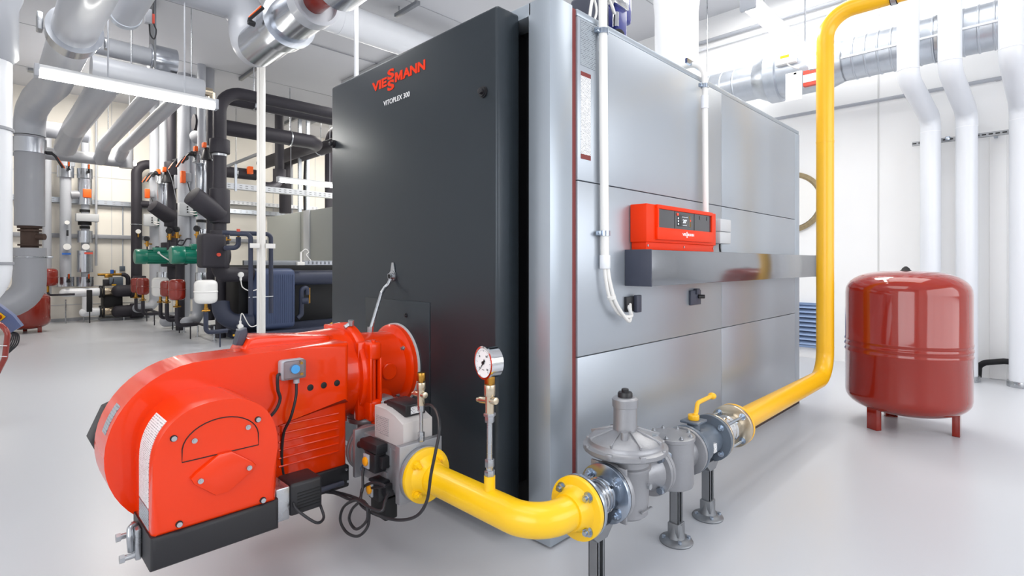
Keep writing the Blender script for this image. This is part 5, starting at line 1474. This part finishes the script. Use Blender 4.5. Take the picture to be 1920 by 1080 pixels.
B().cyl((kx + 0.02, ky - 0.2, zz(452)), (kx + 0.02, ky - 0.2, zz(445)), 0.03, n=12).cyl((kx - 0.07, ky - 0.2, zz(450)), (kx + 0.1, ky - 0.2, zz(450)), 0.014, n=8).build('drain_cock', 'brass', tk2)
for zoff, xo in ((2.9, 1.0), (3.6, 3.4)):
    pass
# lower black foam line to the unit near the floor
lb = thing('insulated_pipe', (2.9, 9.0, 0.1), 'thick black foam pipe low above the floor leading to the dark unit', 'pipe')
B().tube([(2.72, ky + 0.2, 0.62), (2.72, ky + 0.1, 0.30), (pipe_end_x, ky + 0.05, 0.30)], 0.13, 28, bend=0.25).build('foam', 'foam_blue', lb)
B().cyl((2.9, ky, 0.2), (2.9, ky, 0), 0.014, n=8).build('stand', 'steel', lb)
# overhead black pipes
def overhead(pts, r, label, hang=(), ax='x'):
    t = thing('insulated_pipe', tuple(pts[0]), label, 'pipe')
    B().tube(pts, r, 32, bend=r * 1.9).build('foam', 'foam_black', t)
    for h in hang:
        h = Vector(h)
        b = B(); b.lathe([(r + .002, -.015), (r + .012, -.012), (r + .012, .012), (r + .002, .015)], h, XH if ax == 'x' else YH, 32)
        b.cyl(h + ZH * r, (h.x, h.y, CEIL), 0.01, n=8).build('hanger', 'steel', t)
    return t
z2 = spot(520, 202, y=ky + 0.55).z
overhead([(2.9, ky + 0.55, z2), (7.6, ky + 0.55, z2)], 0.12, 'second black overhead pipe just below and behind the topmost one', hang=((3.35, ky + 0.55, z2),))
yq = 11.2
z3 = spot(470, 247, y=yq).z
e1 = spot(600, 272, y=yq)
overhead([(2.8, yq, z3), (e1.x, yq, z3), (e1.x, yq + 1.9, z3), (e1.x, yq + 3.4, z3)], 0.15, 'black overhead pipe of the middle level, turning back towards the wall', hang=((4.6, yq, z3),))
a1, a2 = spot(610, 255, x=6.4), spot(510, 296, x=6.4)
overhead([(6.4, 9.2, a1.z), (6.4, 13.0, a1.z), (6.4, 13.0, 2.41)], 0.15, 'black overhead pipe running away to the back wall, upper of the receding pair', hang=((6.4, 10.2, a1.z),), ax='y')
overhead([(5.75, 10.6, 4.0), (5.75, 14.3, 4.0), (5.75, 14.3, 2.6)], 0.15, 'black overhead pipe running away, then dropping at the back wall', hang=((5.75, 12.2, 4.0),), ax='y')
z5 = spot(450, 325, y=13.6).z
lvp = overhead([(3.2, 13.6, z5), (4.75, 13.6, z5)], 0.13, 'short level black pipe near the back wall with an orange capped valve', hang=((4.3, 13.6, z5),))
p = spot(470, 327, y=13.4)
B().box((p.x - 0.06, 13.36, z5 - 0.02), (p.x + 0.05, 13.5, z5 + 0.16), 0.01).build('valve_cap', 'orange_knob', lvp)
pp = thing('insulated_pipe', (4.9, 12.6, 2.8), 'black pipe drop with a bend left of the far lamp', 'pipe')
a, c, e = spot(524, 300, y=12.4), spot(524, 352, y=12.4), spot(492, 352, y=12.4)
B().tube([(a.x, 12.4, CEIL), (a.x, 12.4, c.z), (e.x, 12.4, c.z)], 0.10, 28, bend=0.25).cyl((a.x, 12.4, c.z + 0.12), (a.x, 12.4, c.z + 0.42), 0.14, n=28).build('foam', 'foam_black', pp)
# green pumps
def pump(c, L, r, label):
    t = thing('pump', (c.x, c.y, c.z - r), label, 'pump', 'green pumps on the riser row')
    b = B()
    b.lathe([(r * 0.55, 0), (r * 0.9, 0.01), (r, 0.03), (r, L * 0.28), (r * 0.93, L * 0.30)], c, XH, 36)
    b.build('fan_cover', 'green_pump', t)
    b = B()
    b.lathe([(r * 0.86, L * 0.29), (r * 0.86, L * 0.8), (r * 1.0, L * 0.82), (r * 1.0, L * 0.88), (r * 0.6, L * 0.95), (r * 0.5, L * 1.15)], c, XH, 36)
    for k in range(16):
        a = math.pi * 2 * k / 16
        if abs(math.sin(a) - 1) < 0.2: continue
        M = Matrix.Translation(c) @ Matrix.Rotation(a, 4, 'X')
        b.box((L * 0.31, -0.004, r * 0.84), (L * 0.78, 0.004, r * 0.97), M=M)
    b.build('motor', 'green_pump', t)
    B().cyl((c.x + L * 0.93, c.y, c.z), (c.x + L * 1.3, c.y, c.z), r * 1.15, n=32, bev=0.02).cyl((c.x + L * 1.12, c.y, 0.0), (c.x + L * 1.12, c.y, c.z), r * 0.55, n=24).build('pump_casing', 'foam_black', t)
    tb = B().box((c.x + L * 0.42, c.y - r * 0.75, c.z + r * 0.6), (c.x + L * 0.75, c.y + r * 0.3, c.z + r * 1.25), 0.012).build('terminal_box', 'green_pump', t)
    B().cyl((c.x + L * 0.55, c.y - r * 0.8, c.z + r * 0.55), (c.x + L * 0.55, c.y - r * 0.95, c.z + r * 0.5), 0.022, n=12).wire([(c.x + L * 0.55, c.y - r * 0.9, c.z + r * 0.5), (c.x + L * 0.65, c.y - r * 1.1, c.z), (c.x + L * 0.9, c.y - r, c.z - r * 0.7), (c.x + L * 1.25, c.y - r * 0.5, c.z - r * 0.8)], 0.011).build('lead', 'conduit_white', tb)
    return t
pump(spot(318, 478, y=9.75), 0.66, 0.145, 'large green pump motor in front of the pale risers, the nearer of two')
pump(spot(251, 481, y=11.4), 0.64, 0.135, 'green pump motor at the left of the row, the farther of two')
# small vessels of the row
def rowvessel(u, v, wpx, hpx, m, y, label):
    c = spot(u, v, y=y)
    d = dep(c)
    a = abs(u - 960) / FPX
    r = wpx / 2 / FPX * d / math.sqrt(1 + a * a)
    t = vessel(c, r, hpx / FPX * d, m, label)
    h = hpx / FPX * d
    B().cyl((c.x, c.y, c.z - h / 2), (c.x, c.y, c.z - h / 2 - 0.14), 0.022, n=12).cyl((c.x - 0.06, c.y - 0.02, c.z - h / 2 - 0.1), (c.x + 0.05, c.y - 0.02, c.z - h / 2 - 0.1), 0.012, n=8).cyl((c.x, c.y, c.z - h / 2 - 0.06), (c.x, c.y, c.z - h / 2 - 0.085), 0.032, n=6).build('brass_fitting', 'brass', t)
    zb = 0.24
    B().tube([(c.x, c.y, c.z - h / 2 - 0.12), (c.x, c.y, zb), (c.x + 0.30, c.y + 0.05, zb)], 0.032, 14, bend=0.07).cyl((c.x + 0.2, c.y + 0.04, 0), (c.x + 0.2, c.y + 0.04, zb), 0.01, n=8).build('foam_line', 'foam_blue' if u > 380 else 'foam_black', t)
    return t
rowvessel(386, 547, 45, 45, 'vessel_white', 8.6, 'bright white pressure vessel, nearest and rightmost of the row')
rowvessel(332, 543, 33, 40, 'vessel_red', 9.9, 'dark red vessel, nearest of the red ones, right of the cream vessel')
rowvessel(313, 541, 26, 30, 'vessel_red', 10.9, 'dark red vessel tucked behind the nearest red one')
rowvessel(301, 538, 34, 36, 'vessel_white', 11.5, 'cream white vessel partly hidden behind the red ones')
rowvessel(268, 537, 25, 32, 'vessel_red', 12.6, 'dark red vessel at the left, in front of the far black pipe')
rowvessel(255, 535, 21, 28, 'vessel_red', 13.6, 'dark red vessel furthest left and back in the row')
# row floor stands
for i, (u, v) in enumerate(((402, 639), (370.6, 631), (345, 623), (325, 614.6), (305.5, 608), (289, 602), (268, 597))):
    p = spot(u, v, z=0)
    tag(B().cyl((p.x, p.y, 0), (p.x, p.y, 0.24), 0.012, n=8).cyl((p.x, p.y, 0), (p.x, p.y, 0.008), 0.04, n=12).build('floor_stand', 'steel', origin=(p.x, p.y, 0)),
        ['thin steel stand under the row, the nearest to the camera', 'thin steel stand under the row, second from the camera', 'thin steel stand under the row, third from the camera', 'thin steel stand in the middle of the row', 'thin steel stand under the row, third from the far end', 'thin steel stand under the row, second from the far end', 'thin steel stand under the row, at its far end'][i], 'stand', 'stands under the riser row')
bar = B().box((2.55, ky + 0.15, 0.225), (2.60, 14.4, 0.255), 0.004)
tag(bar.build('base_rail', 'foam_black'), 'long dark base rail carried by the thin stands along the riser row', 'rail')
# levers, orange actuators, grey control boxes: parts of the risers they sit on
def act(u, v, par, w, h, m, name='actuator', off=0.2):
    """box on the camera side of riser par, held by a stem"""
    kx_, ky_ = par.location.x, par.location.y
    y = ky_ - off
    c = spot(u, v, y=y); d = dep(c)
    W_, H_ = w / FPX * d * 0.8, h / FPX * d
    o = B().box((c.x - W_ / 2, c.y - 0.05, c.z - H_ / 2), (c.x + W_ / 2, c.y + 0.06, c.z + H_ / 2), 0.008).build(name, m, par)
    B().cyl((c.x, c.y + 0.04, c.z), (kx_, ky_, c.z), 0.03, n=12).build(name + '_stem', 'steel', par)
    return o, c
t, c = act(343, 332, R3, 9, 22, 'orange_knob')
B().box((c.x + 0.04, c.y - 0.03, c.z - 0.08), (c.x + 0.14, c.y + 0.08, c.z + 0.09), 0.01).build('rear_housing', 'pvc_dark', t)
B().wire([(c.x + 0.08, c.y, c.z - 0.09), (c.x + 0.12, c.y - 0.05, c.z - 0.3), (c.x + 0.2, c.y - 0.05, c.z - 0.5)], 0.01).build('lead', 'black_cable', t)
t, c = act(276, 363, R1, 9, 17, 'orange_knob')
B().box((c.x + 0.04, c.y - 0.03, c.z - 0.07), (c.x + 0.14, c.y + 0.08, c.z + 0.08), 0.01).build('rear_housing', 'pvc_dark', t)
B().wire([(c.x + 0.08, c.y, c.z - 0.09), (c.x + 0.14, c.y - 0.05, c.z - 0.3), (c.x + 0.26, c.y - 0.05, c.z - 0.5)], 0.01).build('lead', 'black_cable', t)
for par, u, v, w, h in ((R3, 348, 393, 28, 24), (R1, 282, 413, 26, 22)):
    t, c = act(u, v, par, w, h, 'light_grey', 'control_box')
    B().box((c.x + 0.16, c.y - 0.04, c.z - 0.12), (c.x + 0.26, c.y + 0.08, c.z + 0.07), 0.01).build('green_terminal', 'green_pump', t)
    b = B()
    for k in range(3): b.next().cyl((c.x + 0.02, c.y - 0.055, c.z + 0.05 - k * 0.05), (c.x + 0.02, c.y - 0.06, c.z + 0.05 - k * 0.05), 0.014, n=10)
    b.build('indicator', 'gap_black', t)
    b = B(); b.wire([(c.x + 0.06, c.y - 0.06, c.z - 0.04), (c.x + 0.15, c.y - 0.12, c.z - 0.04), (c.x + 0.32, c.y - 0.06, c.z + 0.03)], 0.01).next(); b.wire([(c.x + 0.06, c.y - 0.06, c.z - 0.08), (c.x + 0.15, c.y - 0.13, c.z - 0.09), (c.x + 0.32, c.y - 0.06, c.z - 0.02)], 0.01)
    b.build('lead', 'conduit_white', t)
act(331, 341, RB, 9, 25, 'pvc_grey', 'sensor_box', 0.16)
for par, u, v, m2 in ((R6, 383, 272, 'black_plastic'), (R5, 367, 279, 'steel'), (RB, 308, 318, 'black_plastic'), (R2, 297, 322, 'steel')):
    t, c = act(u, v, par, 7, 9, 'orange_knob', 'valve_cap', 0.15)
    B().lathe([(0.02, 0), (0.05, -0.06), (0.09, -0.22)], (c.x + 0.04, c.y + 0.03, c.z - 0.03), ZH, 20).build('valve_cone', m2, t)
    B().wire([(c.x + 0.05, c.y - 0.04, c.z), (c.x + 0.12, c.y - 0.06, c.z - 0.2), (c.x + 0.2, c.y - 0.04, c.z - 0.6)], 0.007).build('lead', 'pvc_dark', t)
for par, u, v in ((R3, 349, 298), (R5, 360, 290), (R1, 284, 328), (R2, 292, 326), (RB, 334, 303)):
    kx_, ky_ = par.location.x, par.location.y
    c = spot(u, v, y=ky_ - 0.18)
    B().tube([Vector((kx_, ky_, c.z + 0.02)), c + Vector((0.0, 0, 0.02))], 0.045, 14).build('valve_neck', 'black_plastic', par)
    lever(par, c, (-0.6, -0.4, 0), (-0.35, -0.1, -0.9), L=0.2)
for par, u, v in ((R3, 318, 438), (R1, 276, 452), (R3, 332, 435), (R5, 370, 434)):
    kx_, ky_ = par.location.x, par.location.y
    c = spot(u, v, y=ky_ - 0.2)
    o = B().cyl(c + Vector((0, 0, -0.12)), c + Vector((0, 0, 0.0)), 0.03, n=12).cyl(c + Vector((-0.04, 0, -0.06)), Vector((kx_, ky_, c.z - 0.06)), 0.018, n=10).build('brass_valve', 'brass', par)
    B().cyl(c + Vector((0, -0.02, 0.05)), c + Vector((-0.03, -0.05, 0.05)), 0.055, n=20).build('gauge', 'black_plastic', o)
    B().tube([c + Vector((0, 0, -0.1)), c + Vector((0, 0, -0.25)), c + Vector((0.1, 0.02, -0.25)), c + Vector((0.16, 0.02, -0.12)), c + Vector((0.24, 0.05, -0.12))], 0.014, 10, bend=0.04).build('line', 'foam_black', par)

# ---------------------------------------------------------------- the dark unit with its frame, cabinet behind
un = thing('heat_pump_unit', (4.0, 9.5, 0), 'dark blue black insulated unit on a low frame left of the boiler', 'machine')
B().box((3.2, 9.45, 0.20), (4.85, 10.6, 1.22), 0.02).build('casing', 'gap_black', un)
pL, pR = spot(482, 505, y=9.02), spot(556, 505, y=9.02)
B().box((pL.x, 9.02, 0.14), (pR.x, 9.46, 1.165), 0.09, 4).build('exchanger_jacket', 'jacket_blue', un)
b = B()
n_ = 16
for k in range(n_):
    x = pL.x + 0.06 + (pR.x - pL.x - 0.12) * k / (n_ - 1)
    b.tube([(x, 9.018, 0.25), (x, 9.018, 1.06)], 0.006, 6)
b.build('rib', 'jacket_blue', un)
B().cyl((pR.x - 0.02, 9.2, 1.0), (4.75, 9.2, 1.0), 0.13, n=28).cyl((4.70, 9.2, 1.0), (4.78, 9.2, 1.0), 0.19, n=28).build('pipe_stub', 'foam_blue', un)
B().tube([(pR.x + 0.05, 9.1, 0.3), (pR.x + 0.12, 9.1, 0.36), (pR.x + 0.12, 9.1, 0.80), (pR.x + 0.22, 9.1, 0.84), (pR.x + 0.22, 9.1, 0.70)], 0.04, 16, bend=0.07).cyl((pR.x + 0.12, 9.05, 0.60), (pR.x + 0.20, 9.0, 0.60), 0.055, n=16).build('bypass_line', 'foam_blue', un)
B().tube([(pR.x + 0.27, 9.12, 0.55), (pR.x + 0.27, 9.12, 0.82)], 0.015, 8).build('copper_line', 'brass', un)
B().box((2.95, 8.95, 0.0), (4.9, 9.07, 0.13), 0.01).box((2.95, 8.95, 0.0), (3.08, 10.7, 0.13), 0.01).box((4.78, 9.0, 0.0), (4.9, 10.7, 0.13), 0.01).box((2.95, 10.5, 0), (4.9, 10.7, 0.13)).box((3.1, 9.3, 0.1), (4.8, 10.5, 0.21)).build('base_frame', 'foam_blue', un)
B().box((3.0, 9.1, 1.222), (4.85, 9.18, 1.30), 0.004).build('top_rail', 'strut_steel', un)
b = B()
for k in range(11): b.box((4.0 + k * 0.075, 9.09, 1.235), (4.045 + k * 0.075, 9.10, 1.285))
b.box((3.97, 9.085, 1.225), (4.82, 9.10, 1.235)).box((3.97, 9.085, 1.285), (4.82, 9.10, 1.295))
b.build('mesh_tray', 'alu_jacket', un)
B().box((3.85, 9.05, 1.22), (3.98, 9.12, 1.28), 0.005).cyl((3.93, 9.1, 1.28), (3.93, 9.1, 1.45), 0.02).wire([(3.93, 9.1, 1.44), (4.0, 9.08, 1.50), (4.06, 9.08, 1.45), (4.02, 9.08, 1.40), (4.1, 9.08, 1.30)], 0.008).build('sensor', 'conduit_white', un)
B().wire([(4.72, 9.0, 0.36), (4.62, 8.98, 0.34), (4.55, 8.97, 0.24), (4.36, 8.96, 0.15)], 0.012).build('earth_cable', 'yellow_pipe', un)
# side stands left of it
cu = thing('pipe_valve_panel', (3.0, 8.95, 0), 'black casing panels left of the unit behind the white vessel', 'casing')
B().box((3.03, 9.45, 0.14), (3.19, 10.2, 1.20), 0.02).build('casing', 'gap_black', cu)
B().box((3.04, 9.5, 0.131), (3.18, 10.1, 0.14)).build('foot', 'gap_black', cu)
for i, (u, v) in enumerate(((451, 515), (450, 612))):
    c = spot(u, v, y=8.85)
    t = thing('sensor', tuple(c), ['round white sensor with a looping lead, upper one by the metal post', 'round white sensor with a looping lead, lower one by the metal post'][i], 'sensor')
    B().cyl((c.x, 8.86, c.z), (c.x, 8.81, c.z), 0.042, n=20, bev=0.008).cyl((c.x, 8.84, c.z - 0.03), (c.x, 8.84, c.z - 0.09 if i == 0 else c.z + 0.09), 0.018, n=12).build('housing', 'vessel_white', t)
    s = -1 if i == 0 else 1
    B().wire([(c.x, 8.84, c.z + s * 0.09), (c.x + 0.03, 8.84, c.z + s * 0.2), (c.x + 0.15, 8.84, c.z + 0.04 - (0.3 if i == 0 else 0.05)), (c.x + 0.30, 8.84, c.z - (0.22 if i == 0 else -0.02))], 0.008).build('lead', 'conduit_white', t)
    B().cyl((c.x, 8.86, c.z), (c.x, 8.96, c.z), 0.02, n=10).build('pocket', 'steel', t)
c = spot(443, 630, y=8.85)
t = thing('drain_cock', tuple(c), 'small yellow handled drain cock just above the floor', 'valve')
B().cyl((c.x, 8.85, c.z - 0.06), (c.x, 8.85, c.z), 0.02, n=12).build('body', 'steel', t)
B().box((c.x - 0.05, 8.83, c.z + 0.0), (c.x + 0.03, 8.87, c.z + 0.03), 0.006).build('handle', 'yellow_deep', t)
B().cyl((c.x, 8.85, 0), (c.x, 8.85, c.z - 0.06), 0.012, n=8).build('stub', 'foam_blue', t)
cbn = thing('cabinet', (5.4, 11.5, 0), 'tall plain grey green cabinet behind the dark unit', 'cabinet')
b = B().box((5.02, 10.1, 0.0), (6.6, 11.62, 2.40), 0.01).next().box((5.02, 11.65, 0.0), (6.6, 13.6, 2.40), 0.01)
b.build('panel_block', 'cabinet_grey', cbn)
a = spot(575, 400, x=5.0)
B().box((4.985, a.y - 0.14, 0.1), (5.021, a.y + 0.14, 2.41), 0.004).build('pale_strip', 'light_grey', cbn)

# metal post with drain pipes
mp = spot(490.5, 645, z=0)
mx_, my_ = 2.93, 8.17
ps_ = thing('metal_post', (mx_, my_, 0), 'bright aluminium post from floor to ceiling in front of the dark unit', 'post')
M = Matrix.Translation((mx_, my_, 0)) @ Matrix.Rotation(-math.asin(CX), 4, 'Z')
B().box((-0.052, -0.03, 0), (-0.014, 0.03, CEIL), 0.002, M=M).box((0.014, -0.03, 0), (0.052, 0.03, CEIL), 0.002, M=M).box((-0.05, -0.018, 0), (0.05, 0.02, CEIL), M=M).build('profile', 'conduit_white', ps_)
B().box((-0.09, -0.09, 0), (0.09, 0.09, 0.012), 0.002, M=M).build('foot_plate', 'steel', ps_)
zc_ = spot(490, 461, y=my_).z
for u0, u1, nm in ((468, 486, 0), (497, 515, 1)):
    p, q = spot(u0, 461, y=8.15), spot(u1, 461, y=8.15)
    B().box((min(p.x, q.x), 8.12, zc_ - 0.035), (max(p.x, q.x), 8.15, zc_ + 0.035), 0.003).build('bracket', 'conduit_white', ps_)
zc2 = spot(490, 557, y=8.15).z
p, q = spot(466, 557, y=8.2), spot(512, 557, y=8.2)
B().cyl((p.x, 8.2, zc2), (q.x, 8.2, zc2), 0.009, n=8).build('cross_rod', 'steel', ps_)
rl2 = thing('mounting_rail', (3.65, 10.6, CEIL - 0.1), 'short steel channel under the ceiling beside the top of the metal post', 'rail')
a, c = spot(460, 145, z=CEIL - 0.05), spot(488, 128, z=CEIL - 0.05)
B().box((3.62, 9.9, CEIL - 0.06), (3.68, 11.3, CEIL - 0.001), 0.004).build('channel', 'strut_steel', rl2)
for i, (u, vb) in enumerate(((470, 590), (508, 587))):
    yy = 8.22 if i == 0 else 8.44
    p = spot(u, 440, y=yy)
    zt_, zb_ = spot(u, 439, y=yy).z, spot(u, vb, y=yy).z
    tt = thing('drain_pipe', (p.x, yy, zb_), ['thin dark drain pipe hanging left of the metal post', 'thin dark drain pipe hanging right of the metal post'][i], 'pipe', 'hooked drain pipes at the metal post')
    xl = spot(430 if i == 0 else 425, 440, y=8.22 + 0.1).x
    B().tube([(xl, yy + 0.08, zt_), (p.x, yy, zt_), (p.x, yy, zb_)], 0.033, 16, bend=0.07).build('pipe', 'foam_blue', tt)
vv = thing('valve', tuple(spot(447, 437, y=8.4)), 'small red and brass valve on the thin dark line left of the post', 'valve')
c = spot(447, 437, y=8.4)
B().cyl((c.x, c.y, c.z + 0.02), (c.x, c.y, c.z + 0.06), 0.025).build('cap', 'print_red', vv)
B().cyl((c.x, c.y, c.z - 0.08), (c.x, c.y, c.z + 0.02), 0.02).build('body', 'brass', vv)
B().tube([(kx + 0.05, ky - 0.1, c.z - 0.22), (c.x - 0.15, c.y + 0.05, c.z - 0.22), (c.x, c.y, c.z - 0.22), (c.x, c.y, c.z - 0.06)], 0.036, 14, bend=0.07).build('line', 'foam_blue', vv)
# cable trays and struts in the middle distance
a, c = spot(440, 350, y=11.6), spot(620, 382, y=11.6)
tray((3.35, 11.6, a.z - 0.05), (7.4, 11.6, a.z - 0.05), 'bright perforated cable tray crossing behind the metal post', h=0.12, m='pvc_white')
a = spot(480, 386, y=14.6)
tray((3.9, 14.83, spot(480, 386, y=14.83).z), (6.9, 14.83, spot(480, 386, y=14.83).z), 'lower perforated cable tray on the back wall behind the grey cabinet', h=0.1, m='pvc_white', depth=0.17)
st1 = thing('mounting_rail', (3.4, 9.5, 3.0), 'slanting dark strut line running back left of the metal post', 'rail')
a, c = spot(428, 312, x=3.35), spot(492, 282, x=3.35)
zr = spot(455, 300, x=3.35).z
B().box((3.33, 9.25, zr - 0.02), (3.375, 11.1, zr + 0.02)).build('channel', 'strut_steel', st1)
B().box((3.335, 10.6, 2.6), (3.37, 10.64, zr)).build('drop_strut', 'galvanised', st1)
B().cyl((3.352, 9.4, zr + 0.02), (3.352, 9.4, CEIL), 0.008, n=8).build('threaded_rod', 'galvanised', st1)
for i, u in enumerate((562, 577)):
    p = spot(u, 300, d=13.3)
    b = B().box((p.x - 0.036, p.y - 0.036, 2.40), (p.x + 0.036, p.y + 0.036, CEIL - 0.03))
    t = thing('hanging_strut', (p.x, p.y, 2.4), ['perforated strut hanging to the grey cabinet, left of two', 'perforated strut hanging to the grey cabinet, right of two'][i], 'strut', 'perforated struts above the cabinet')
    b.build('profile', 'galvanised', t)
    b = B()
    for k in range(40): b.box((p.x - 0.04, p.y - 0.012, 2.5 + k * 0.06), (p.x - 0.035, p.y + 0.012, 2.525 + k * 0.06))
    b.build('slots', 'seam_grey', t)
    B().cyl((p.x, p.y, CEIL - 0.03), (p.x, p.y, CEIL), 0.05, n=12).build('ceiling_plate', 'steel', t)
a, c = spot(532, 236, z=4.3), spot(568, 218, z=4.3)
t = thing('mounting_rail', tuple(a), 'steel channel under the ceiling above the middle black pipe', 'rail')
B().box((5.58, 12.2, CEIL - 0.08), (5.65, 14.2, CEIL - 0.001), 0.004).build('channel', 'strut_steel', t)
p = spot(572, 330, d=13.8)
t = thing('cable_bundle', (p.x, p.y, 2.4), 'black cable bundle dropping behind the perforated struts', 'cable')
b = B()
for k in range(3): b.next().wire([(p.x + 1.0, p.y - 0.6 + k * 0.05, 4.7), (p.x + 0.7, p.y, 4.55 + k * 0.03), (p.x + 0.15, p.y + k * 0.05, 4.2), (p.x + 0.02 * k, p.y + k * 0.05, 3.6), (p.x + 0.02 * k, p.y + k * 0.05, 2.41)], 0.035)
b.build('strand', 'rubber', t)
lad = thing('ladder_rack', (spot(545, 350, y=14.85).x, 14.9, 1.8), 'narrow vertical ladder rack on the back wall left of the far lamp', 'ladder')
p, q = spot(536, 350, y=14.85), spot(549, 350, y=14.85)
B().box((p.x - 0.02, 14.88, 2.0), (p.x + 0.02, 14.99, 4.4)).next().box((q.x - 0.02, 14.88, 2.0), (q.x + 0.02, 14.99, 4.4)).build('rail', 'pvc_dark', lad)
b = B()
for k in range(8): b.next().cyl((p.x, 14.93, 2.15 + k * 0.3), (q.x, 14.93, 2.15 + k * 0.3), 0.014, n=8)
b.build('rung', 'steel', lad)
pl = spot(575, 345, y=12.0)
lamp((pl.x + 0.1, 12.0, pl.z), 'lit tube lamp in the far background just left of the boiler door', 1.5)
cr = thing('ceiling_fixing', (3.6, 4.6, CEIL - 0.1), 'small dark steel bracket under the ceiling left of the boiler', 'bracket')
p = spot(763, 18, z=CEIL - 0.12)
B().box((p.x - 0.03, p.y - 0.28, p.z - 0.02), (p.x + 0.03, p.y + 0.28, p.z + 0.03), 0.004).build('channel', 'strut_steel', cr)
B().cyl((p.x, p.y - 0.2, p.z), (p.x, p.y - 0.2, CEIL), 0.008, n=8).next().cyl((p.x, p.y + 0.2, p.z), (p.x, p.y + 0.2, CEIL), 0.008, n=8).build('threaded_rod', 'steel', cr)
b = B()
a, c = spot(560, 75, z=CEIL - 0.02), spot(1000, 170, z=CEIL - 0.02)
b.tube([(1.0, a.y, CEIL - 0.02), (7.7, a.y, CEIL - 0.02)], 0.009, 8)
tag(b.build('ceiling_cable', 'pvc_dark'), 'thin cable line along the ceiling left of the boiler', 'cable')
p = at(0, 0, 10)
pr_ = thing('ceiling_pipe', (0.35, 10, 4.8), 'small dark junction plate fixed on the grey ceiling left of the lamp', 'plate')
p = spot(60, 133, z=CEIL - 0.03)
B().box((p.x - 0.06, p.y - 0.08, CEIL - 0.05), (p.x + 0.06, p.y + 0.08, CEIL), 0.005).build('plate', 'strut_steel', pr_)
